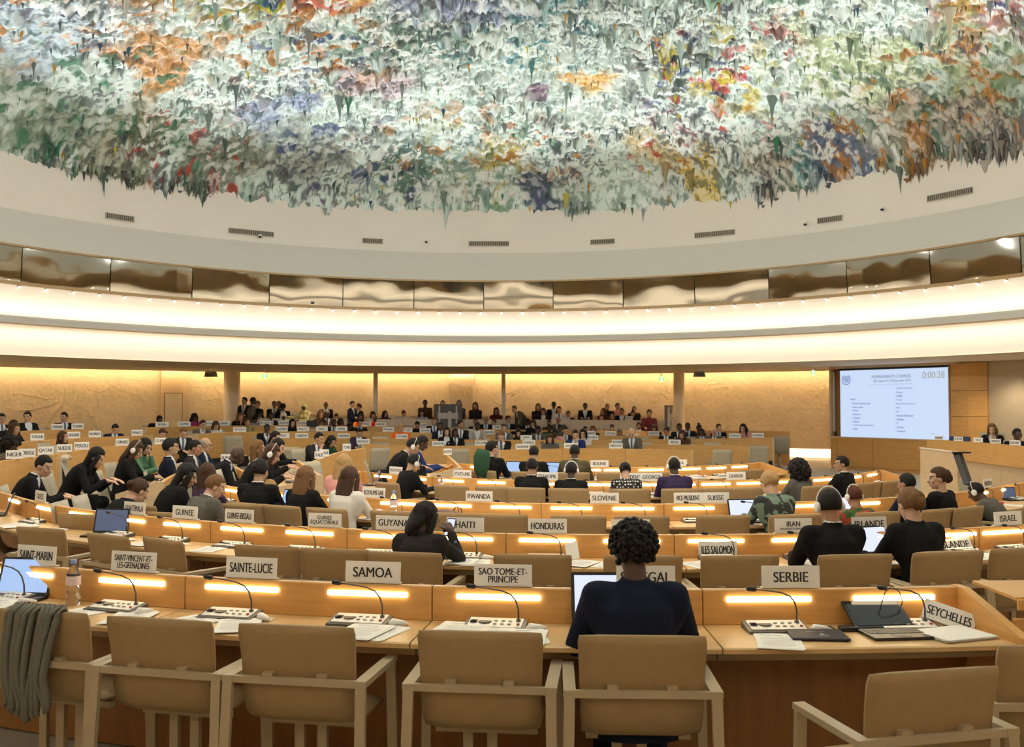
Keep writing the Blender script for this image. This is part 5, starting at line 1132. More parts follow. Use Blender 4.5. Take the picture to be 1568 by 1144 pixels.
def body_protos(pose, style, near):
    key = (pose, style, near)
    if key in PC: return PC[key]
    J = skeleton(pose); v = .0085 if near else .013
    kb = ('b', pose, near)
    if kb not in PC:
        mb = MB(); head(mb, J); torso(mb, J); arms(mb, J); legs(mb, J)
        for s in (-1, 1):
            d = J[('W', s)] - J[('E', s)]; arm = J[('arm', s)]
            if arm in ('desk', 'type', 'out', 'lap'): d = Vector((d.x * .3, abs(d.y) + .1, -.04))
            if arm in ('chin', 'face', 'ear'): d = Vector((-s * .2, .0, 1))
            hand(mb, J[('W', s)], d, s, .30 if arm not in ('chin', 'phone', 'fold') else .75)
            A_ = J[('L', s)][2]; mb.cap(A_ + Vector((0, -.03, -.04)), A_ + Vector((0, .15, -.055)), .035, .028, 10)
        me = remesh(mb, v if near else .0095, 2); paint_body(me, J); me.name = 'body'; PC[kb] = me
    # clothing
    mb = MB(); torso(mb, J, .014, style != 'knit'); arms(mb, J, .013, .02 if style != 'tee' else .12)
    if style in ('suit', 'knit', 'blazer'):
        mb.tube([J['N'] + J['u'] * z + J['fw'] * y for z, y in ((-.07, 0), (-.02, -.006), (.018, -.014), (.042 if style == 'suit' else .030, -.018))], [(.125, .092), (.084, .076), (.070, .068), (.064, .064)], 16)
    jk = remesh(mb, .011 if near else .016, 4); n = len(jk.polygons); c = np.empty(n * 3, 'f'); jk.polygons.foreach_get('center', c); c = c.reshape(-1, 3) - np.array(J['P'], 'f')
    zz = c @ np.array(J['u'], 'f') / J['k']; yy = c @ np.array(J['fw'], 'f'); xx = c[:, 0]; idx = np.zeros(n, 'i')
    if style in ('suit', 'blazer'):
        hw = np.clip((zz - .20) * .26, 0, .075) + .004; V = (yy > .03) & (np.abs(xx) < hw) & (zz > .2); idx[V] = 1
        if style == 'suit': idx[zz > (.515 + .030) / 1.0] = 1; idx[V & (np.abs(xx) < .017 + .01 * (.5 - zz))] = 2
    for mt in (cloth, shirtm, tiem): jk.materials.append(mt)
    jk.polygons.foreach_set('material_index', idx); jk.update(); jk.name = 'jacket'
    kt = ('t', pose[5], pose[6])
    if kt not in PC:
        mb = MB(); legs(mb, J, .014); tr = remesh(mb, .018, 3); tr.materials.append(cloth); tr.name = 'trousers'
        sh = []
        for s in (-1, 1):
            m2 = MB(); A_ = J[('L', s)][2]; m2.tube([A_ + Vector((0, y, z)) for y, z in ((-.075, -.03), (-.06, -.03), (.03, -.03), (.12, -.048), (.185, -.058), (.20, -.06))], [(.02, .03), (.038, .052), (.044, .05), (.048, .034), (.036, .024), (.01, .012)], 12)
            sh.append(recalc(m2.mesh('shoe', shoem, True)))
        PC[kt] = (tr, sh)
    PC[key] = (J, PC[kb], jk, *PC[kt]); return PC[key]
VH = VN(99)
def hair_mesh(style, near):
    key = ('hair', style, near)
    if key in PC: return PC[key]
    if style == 'bald': PC[key] = None; return None
    mb = MB(); nu, nv = (56, 36) if near else (24, 16); r = random.Random(sum(map(ord, style)))
    def shell(c, rad, face_z=.42, nape=-.55, amp=.02, fq=6, face_y=.42, front=True):
        def fn(d):
            k = 1.0
            q = min(1, max(0, (d.y - face_y) / .12)) * min(1, max(0, (face_z + .1 - d.z) / .12)) if front else 0
            q = max(q, min(1, max(0, (nape - d.z) / .12)) )
            q = max(q, min(1, max(0, (d.y + .02) / .2)) * min(1, max(0, (-.02 - d.z) / .15)) if front else 0)
            nz = float(VH(np.array(d.x * fq + 31.2 + d.z * 3), np.array(d.y * fq + d.z * fq + 57.1))) - .5
            return (k + amp * 2 * nz) * (1 - q) + .80 * q
        mb.ell(c, rad, None, nu, nv, fn=fn)
    base = (.083, .104, .104)
    if style == 'short': shell((0, -.014, .027), base)
    elif style == 'messy': shell((0, -.014, .032), (.088, .110, .112), amp=.05, fq=9)
    elif style == 'buzz': shell((0, -.014, .026), (.079, .100, .101), amp=.004)
    elif style == 'balding':
        shell((0, -.02, .010), (.083, .102, .088), face_z=.9, nape=-.5)
    elif style == 'afro':
        for _ in range(330 if near else 50):
            a = r.uniform(0, math.tau); z = r.uniform(-.80, 1); q = math.sqrt(1 - z * z); d = Vector((q * math.cos(a), q * math.sin(a), z))
            if (d.y > .35 and d.z < .45) or (d.y > -.1 and d.z < -.1): continue
            p = Vector((0, -.018, .035)) + Vector((d.x * .108, d.y * .114, d.z * .114)); mb.ell(p, (r.uniform(.009, .017),) * 3, None, 8, 6)
        shell((0, -.018, .035), (.100, .116, .116), amp=.05, fq=14)
    elif style == 'curlybig':
        for _ in range(260 if near else 110):
            a = r.uniform(0, math.tau); z = r.uniform(-1, 1); q = math.sqrt(1 - z * z); d = Vector((q * math.cos(a), q * math.sin(a), z))
            if d.y > .25 and d.z < .5: continue
            p = Vector((0, -.03, -.01)) + Vector((d.x * .155, d.y * .14, d.z * .17)); mb.ell(p, (r.uniform(.022, .04),) * 3, None, 8, 6)
        shell((0, -.03, .0), (.15, .14, .165), face_z=.35, nape=-1.2, amp=.06, fq=10)
    elif style in ('bob', 'long', 'longer', 'wavy'):
        shell((0, -.014, .03), (.088, .108, .108), amp=.02)
        L = {'bob': .15, 'long': .30, 'longer': .42, 'wavy': .30}[style]; am = .012 if style == 'wavy' else .004
        P = []; R = []; N_ = 10
        for i in range(N_ + 1):
            t = i / N_; z = .08 - t * (L + .08); P.append((am * math.sin(t * 14), -.045 - .035 * min(1, t * 1.5) + (.01 if t > .8 else 0), z)); R.append(((.088 + .014 * math.sin(t * 3)) * (1 if t < .85 else .8), (.062 - .022 * t) * (1 if t < .9 else .7)))
        mb.tube(P, R, 20)
        for s in (-1, 1):
            zl = min(L, .22); mb.tube([(s * .060, .035, .06), (s * .080, .028, .0), (s * .088, .020, -.08), (s * .088, .015, -zl * .8), (s * .080, .02, -zl)], [(.020, .03), (.016, .032), (.018, .034), (.018, .034), (.008, .016)], 10)
        for k in range(26 if near else 0):        # loose locks give the surface a strand relief
            x = -.095 + .19 * k / 25; mb.tube([(x * .5, -.07, .09), (x * .95, -.098 + .05 * abs(x) * 6, .0), (x, -.108 + .35 * abs(x) * .8, -.12), (x * .95, -.112 + .3 * abs(x), -L * .9), (x * .9, -.10 + .3 * abs(x), -L - r.uniform(0, .03))], [.006, .0085, .009, .007, .002], 6)
    elif style in ('bun', 'topbun', 'updo', 'ponytail'):
        shell((0, -.014, .027), (.083, .104, .104))
        if style == 'bun': mb.ell((0, -.115, .03), (.042, .036, .042), None, 16, 10)
        if style == 'topbun': mb.ell((0, -.05, .145), (.042, .042, .036), None, 16, 10)
        if style == 'updo': mb.ell((0, -.095, .02), (.062, .045, .07), None, 20, 14, fn=lambda d: 1 + .10 * math.sin(d.x * 14 + d.z * 9)); mb.ell((.01, -.125, .0), (.035, .028, .045), None, 14, 10)
        if style == 'ponytail': mb.ell((0, -.11, .05), (.028, .03, .028), None, 12, 8); mb.tube([(0, -.12, .06), (0, -.16, .03), (0, -.16, -.06), (0, -.14, -.14)], [.022, .028, .024, .006], 10)
    elif style == 'hijab':
        def fn(d):
            q = min(1, max(0, (d.y - .55) / .1)) * min(1, max(0, (.55 - abs(d.z)) / .1)); return 1 - .35 * q
        mb.ell((0, -.012, .005), (.098, .118, .132), None, nu, nv, fn=fn)
        mb.tube([(0, .0, -.08), (0, -.0, -.13), (0, -.005, -.18), (0, -.01, -.26)], [(.075, .08), (.085, .09), (.15, .11), (.18, .12)], 20)
    me = recalc(mb.mesh('hair', hairm if style != 'hijab' else cloth, True)); PC[key] = me; return me
def headset_mesh():
    if 'hs' in PC: return PC['hs']
    mb = MB(); P = [(.098 * math.cos(a), -.015, .02 + .125 * math.sin(a)) for a in np.linspace(0.02, math.pi - .02, 16)]; mb.tube(P, [(.006, .003)] * 16, 6)
    for s in (-1, 1): mb.tube([(s * .080, -.012, -.005), (s * .088, -.012, -.005), (s * .106, -.012, -.005), (s * .110, -.012, -.005)], [(.026, .03), (.034, .040), (.032, .038), (.02, .026)], 16)
    PC['hs'] = recalc(mb.mesh('headset', white, True)); return PC['hs']
def glasses_mesh():
    if 'gl' in PC: return PC['gl']
    mb = MB()
    for s in (-1, 1): mb.tube([(s * .033 + .024 * math.cos(a), .098, .010 + .018 * math.sin(a)) for a in np.linspace(0, math.tau, 14)], .0018, 5); mb.tube([(s * .057, .096, .012), (s * .076, .05, .012), (s * .08, -.01, .005)], .002, 5)
    mb.tube([(-.009, .101, .012), (.009, .101, .012)], .0018, 5); PC['gl'] = recalc(mb.mesh('glasses', black, True)); return PC['gl']
SK = {'L': (.60, .37, .25), 'M': (.40, .22, .13), 'D': (.075, .038, .022), 'O': (.50, .31, .19)}
HC = {'K': (.010, .008, .007), 'B': (.060, .028, .013), 'N': (.17, .085, .032), 'Y': (.42, .26, .11), 'G': (.26, .24, .21), 'R': (.10, .03, .015), 'W': (.8, .8, .78), 'E': (.80, .70, .32), 'T': (.16, .15, .15)}
CL = {'black': (.012, .012, .013), 'char': (.028, .026, .026), 'navy': (.012, .016, .035), 'blue': (.02, .04, .16), 'grey': (.12, .11, .10), 'lgrey': (.36, .34, .30), 'white': (.72, .70, .65), 'olive': (.10, .085, .045), 'brown': (.09, .05, .03), 'green': (.10, .22, .13), 'dgreen': (.02, .06, .035),
      'red': (.55, .03, .02), 'orange': (.85, .16, .02), 'pink': (.68, .33, .30), 'yellow': (.74, .64, .27), 'maroon': (.10, .02, .02), 'purple': (.045, .030, .08), 'cream': (.62, .55, .42), 'lblue': (.42, .50, .60), 'plum': (.06, .035, .07), 'magenta': (.35, .04, .14), 'pattern': (.12, .10, .07)}
POSES = {'typ': (.10, .15, 0, 'desk', 'desk'), 'typd': (.22, .48, 0, 'desk', 'desk'), 'up': (.0, .0, 0, 'lap', 'lap'), 'chinL': (.26, .15, .15, 'chin', 'desk'), 'chinR': (.26, .20, -.15, 'desk', 'chin'), 'lean': (.55, .30, 0, 'desk', 'desk'), 'yl': (.05, .05, -.7, 'desk', 'desk'), 'yr': (.05, .05, .7, 'desk', 'desk'),
         'face': (.30, .42, .1, 'face', 'desk'), 'phone': (.22, .30, .75, 'desk', 'phone'), 'out': (.15, .22, 0, 'out', 'out'), 'lr': (.42, .25, .5, 'desk', 'desk'), 'ear': (.30, .35, .2, 'desk', 'ear'),
         'st': (.0, .1, 0, 'stand', 'stand'), 'stf': (.0, .1, .3, 'fold', 'fold'), 'bend': (.65, .1, -.3, 'stand', 'stand'), 'stp': (.05, .35, -.2, 'fold', 'point')}
HT = {}
matcopy = {}
def person(px, ytop, D, pose, sex, hair, hc, sk, col, label, style='suit', near=False, face=None, floor=None, trous=None, extra=(), pos=None, clothmat=None, group=None):
    P5 = POSES[pose]; kind = 's' if pose in ('st', 'stf', 'bend', 'stp') else 't'
    J, bm_, jk, tr, sh = body_protos((*P5, kind, sex), style, near)
    hm = hair_mesh(hair, near)
    add = {'afro': .145, 'curlybig': .165, 'topbun': .178, 'hijab': .137}.get(hair, .132)
    hz = J['H'].z + add * .96
    if hasattr(D, 'upper') :                        # row key: sits .62 m behind the panel on the seat side
        row = ROWS[D]; off = .60
        l = row.find(px, off + J['H'].y * -1 * .6); p, n = row.at(l); q = p + n * off; fl = p.z - row.H
        rz = rz_of(n) if face is None else face
        # shift so that the head, not the hips, falls on the column
        hd = Matrix.Rotation(rz, 3, 'Z') @ Vector((J['H'].x, J['H'].y, 0)); Dh = q.y + hd.y; want = at_depth(px, ytop, Dh)
        q = Vector((want.x - hd.x, q.y, 0))
    else:
        rz = face if face is not None else math.pi - math.atan2((px - CX) / FPX, 1)
        want = at_depth(px, ytop, D); hd = Matrix.Rotation(rz, 3, 'Z') @ Vector((J['H'].x, J['H'].y, 0)); q = Vector((want.x - hd.x, D - hd.y, 0)); fl = floor if floor is not None else floor_at(q.x, q.y)
    s = max(.90, min(1.10, (want.z - fl) / hz)); z0 = want.z - s * hz
    if abs(z0 - fl) < .05: z0 = fl + (z0 - fl) * .5
    e = empty('person', (q.x, q.y, z0), rz); e.scale = (min(s, 1.04), min(s, 1.04), s)
    b = link('body', bm_, e, color=SK[sk])
    if hm:
        h = link('hair' if hair != 'hijab' else 'headscarf', hm, e, color=HC[hc]); h.location = J['H']; h.rotation_euler = J['HM'].to_euler()
    if clothmat:
        jk = jk.copy(); jk.materials[0] = clothmat
    j = link('jacket' if style in ('suit', 'blazer') else 'top', jk, e, color=CL[col])
    link('trousers', tr, e, color=CL[trous or ('black' if col not in ('navy', 'grey', 'blue') else col)])
    if kind == 's' or near:
        for m in sh: link('shoe', m, e)
    for x in extra:
        o = link(x, headset_mesh() if x == 'headset' else glasses_mesh(), e, J['H']); o.rotation_euler = J['HM'].to_euler()
    tag(e, label, 'person', group)
    return e, J, (q, fl, rz)
def seat(key, q, fl, rz, label, group, back=0.0):
    d = Matrix.Rotation(rz, 3, 'Z') @ Vector((0, -.02 + back, 0)); return spawn('armchair' if key == 'a' else 'shell', 'armchair' if key == 'a' else 'conference_chair', (q.x + d.x, q.y + d.y, fl), rz, label, 'chair', group)
# patterned cloths
def patmat(name, c1, c2, sc_, kind='dots'):
    m = bpy.data.materials.new(name); m.use_nodes = True; nt = m.node_tree; N = nt.nodes; L = nt.links; b = N['Principled BSDF']; b.inputs['Roughness'].default_value = .9
    tc = N.new('ShaderNodeTexCoord'); v = N.new('ShaderNodeTexVoronoi' if kind == 'dots' else 'ShaderNodeTexNoise'); v.inputs['Scale'].default_value = sc_; L.new(tc.outputs['Object'], v.inputs['Vector'])
    if kind == 'dots': v.inputs['Randomness'].default_value = .15
    r = N.new('ShaderNodeValToRGB'); r.color_ramp.interpolation = 'CONSTANT'; r.color_ramp.elements[0].color = (*c1, 1); r.color_ramp.elements[1].position = .33 if kind == 'dots' else .5; r.color_ramp.elements[1].color = (*c2, 1)
    L.new(v.outputs['Distance' if kind == 'dots' else 'Fac'], r.inputs[0]); L.new(r.outputs[0], b.inputs['Base Color']); return m
dots = patmat('polka_cloth', (.70, .68, .62), (.015, .015, .017), 27)
scarfp = patmat('scarf_cloth', (.03, .035, .03), (.16, .24, .18), 11, 'n'); leop = patmat('fleck_cloth', (.05, .035, .025), (.24, .18, .12), 30, 'n'); florp = patmat('floral_cloth', (.05, .12, .03), (.38, .07, .05), 16, 'n'); goldp = patmat('gold_cloth', (.16, .13, .03), (.34, .30, .12), 24, 'n')
A = 'armchairs at the near rows'
near = [  # px, ytop, row, pose, sex, hair, hc, skin, cloth, label, style, extra, face offset
 (970, 800, '1', 'out', 'm', 'afro', 'K', 'D', 'navy', 'person with short afro in navy blazer seen from behind at the front row', 'blazer', (), 0),
 (652, 769, '2', 'phone', 'f', 'bob', 'K', 'D', 'char', 'person with black bob and dark jacket looking at a phone, second row', 'blazer', ('glasses',), 0),
 (1269, 749, '2', 'typ', 'm', 'short', 'K', 'M', 'black', 'person in black suit with short dark hair behind the IRAN nameplate', 'suit', ('headset',), 0),
 (1393, 747, '2', 'out', 'f', 'updo', 'N', 'L', 'black', 'person in black with light brown pinned-up hair beside the white laptop', 'knit', (), 0),
 (212, 733, 'x9.8', 'lean', 'f', 'bun', 'B', 'L', 'black', 'person in black with brown bun bending low over the GUATEMALA place', 'blazer', (), -.7),
 (285, 710, 'x10.6', 'lr', 'f', 'long', 'K', 'O', 'black', 'person in black hood-like long black hair left of the GUINEE nameplate', 'knit', (), -.9),
 (318, 709, 'x11.4', 'yl', 'f', 'long', 'B', 'O', 'plum', 'person with dark brown long hair in plum patterned top behind GUINEE', 'knit', (), -.7),
 (331, 727, 'x9.9', 'lr', 'm', 'short', 'N', 'L', 'grey', 'person with light brown hair in grey suit, turned aside at GUINEE', 'suit', (), -.7),
 (399, 705, 'x11.0', 'typ', 'm', 'messy', 'K', 'O', 'black', 'person in black suit with thick black hair behind GUINEE-BISSAU', 'suit', (), -.3),
 (414, 736, '3', 'typ', 'm', 'messy', 'Y', 'L', 'navy', 'person with short blond hair in navy suit at a blue laptop', 'suit', (), 0),
 (469, 714, '3', 'typ', 'f', 'long', 'N', 'L', 'black', 'person with long light brown hair in black between two blue laptops', 'knit', (), 0),
 (527, 696, 'x12.2', 'typ', 'f', 'longer', 'Y', 'L', 'pink', 'person with long blond hair in pink behind the person in white', 'knit', (), -.2),
 (536, 715, '3', 'typ', 'f', 'longer', 'B', 'L', 'white', 'person with long dark brown hair in white top, back turned', 'knit', (), -.1),
 (634, 697, '4', 'typd', 'f', 'messy', 'K', 'O', 'black', 'person with black curls and white headphones bending near EQUATEUR', 'knit', ('headset',), -.35),
 (1178, 722, '3', 'typd', 'f', 'updo', 'Y', 'L', 'grey', 'person with blond updo and green patterned scarf right of SUISSE', 'knit', (), .1),
 (1306, 744, '3', 'typ', 'm', 'short', 'R', 'M', 'pattern', 'person with short dark red hair in floral top behind IRLANDE', 'knit', ('headset',), 0),
 (1387, 724, '3', 'typ', 'm', 'buzz', 'K', 'M', 'navy', 'person with shaved dark head in navy behind the updo person', 'suit', (), .2),
 (1436, 715, '3', 'yl', 'f', 'updo', 'B', 'L', 'black', 'person with brown updo in black open-shouldered top', 'tee', (), .2),
 (1489, 739, '3', 'lean', 'm', 'buzz', 'K', 'D', 'grey', 'person with headphones in dark grey sweater bent forward, VENEZUELA side', 'knit', ('headset',), .2),
 (815, 702, '4', 'typ', 'm', 'short', 'K', 'M', 'black', 'person in black suit behind the SLOVENIE side, left of two', 'suit', (), 0),
 (875, 708, '4', 'typ', 'm', 'short', 'K', 'D', 'black', 'person in black suit wearing a pale ear headset, right of two', 'suit', ('headset',), 0),
 (957, 708, '4', 'typd', 'f', 'bun', 'K', 'L', 'black', 'person with dark bun in black and white polka dot top', 'knit', (), .1),
 (1032, 701, '4', 'typ', 'm', 'buzz', 'K', 'D', 'purple', 'person in purple-blue suit wearing white headphones', 'suit', ('headset',), 0),
 (1220, 704, '4', 'typ', 'f', 'curlybig', 'K', 'O', 'grey', 'person with very big black curly hair in grey top', 'knit', (), .1),
 (1288, 698, '4', 'yl', 'm', 'short', 'K', 'O', 'black', 'person in black suit and glasses looking down, in profile before the screen', 'suit', ('glasses',), .2),
 (754, 676, '5', 'yr', 'm', 'messy', 'K', 'L', 'black', 'person in black suit with thick dark hair at the pale blue laptop', 'suit', (), 0),
 (818, 683, '5', 'typ', 'm', 'short', 'K', 'O', 'black', 'person in black behind another black suit, between two laptops', 'suit', (), 0),
 (880, 681, '5', 'out', 'm', 'short', 'K', 'D', 'olive', 'person in olive brown jacket left of the BOLIVIE nameplate', 'suit', (), 0),
]
CLM = {957: dots, 1178: scarfp, 1306: florp}
for (px, yt, row, pose, sex, hair, hc, sk, col, lab, sty, ex, fo) in near:
    if row[0] == 'x':
        D = float(row[1:]); e, J, (q, fl, rz) = person(px, yt, D, pose, sex, hair, hc, sk, col, lab, sty, True, fo, extra=ex, clothmat=CLM.get(px))
    else:
        r_ = ROWS[row]; l = r_.find(px, .5); p, n = r_.at(l)
        e, J, (q, fl, rz) = person(px, yt, row, pose, sex, hair, hc, sk, col, lab, sty, True, rz_of(n) + fo, extra=ex, clothmat=CLM.get(px))
    seat('a', q, fl, rz - fo * .5, 'beige armchair under the ' + ' '.join(lab.split()[:11]), A, -.03)
    if px == 652:
        M = Matrix.Rotation(rz, 3, 'Z'); W = J[('W', 1)] + Vector((-.03, .09, .03)); w_ = M @ (W * e.scale.x) + e.location
        mb = MB(); mb.rbox((0, 0, 0), (.072, .009, .145), .01); o = put(mb, 'mobile_phone', black, loc=w_, rot=(-.5, 0, rz - .25)); mb = MB(); mb.box((0, -.0052, 0), (.064, .001, .13)); put(mb, 'screen', scrwhite, o); tag(o, 'mobile phone with bright screen held up by the person with black bob', 'phone')
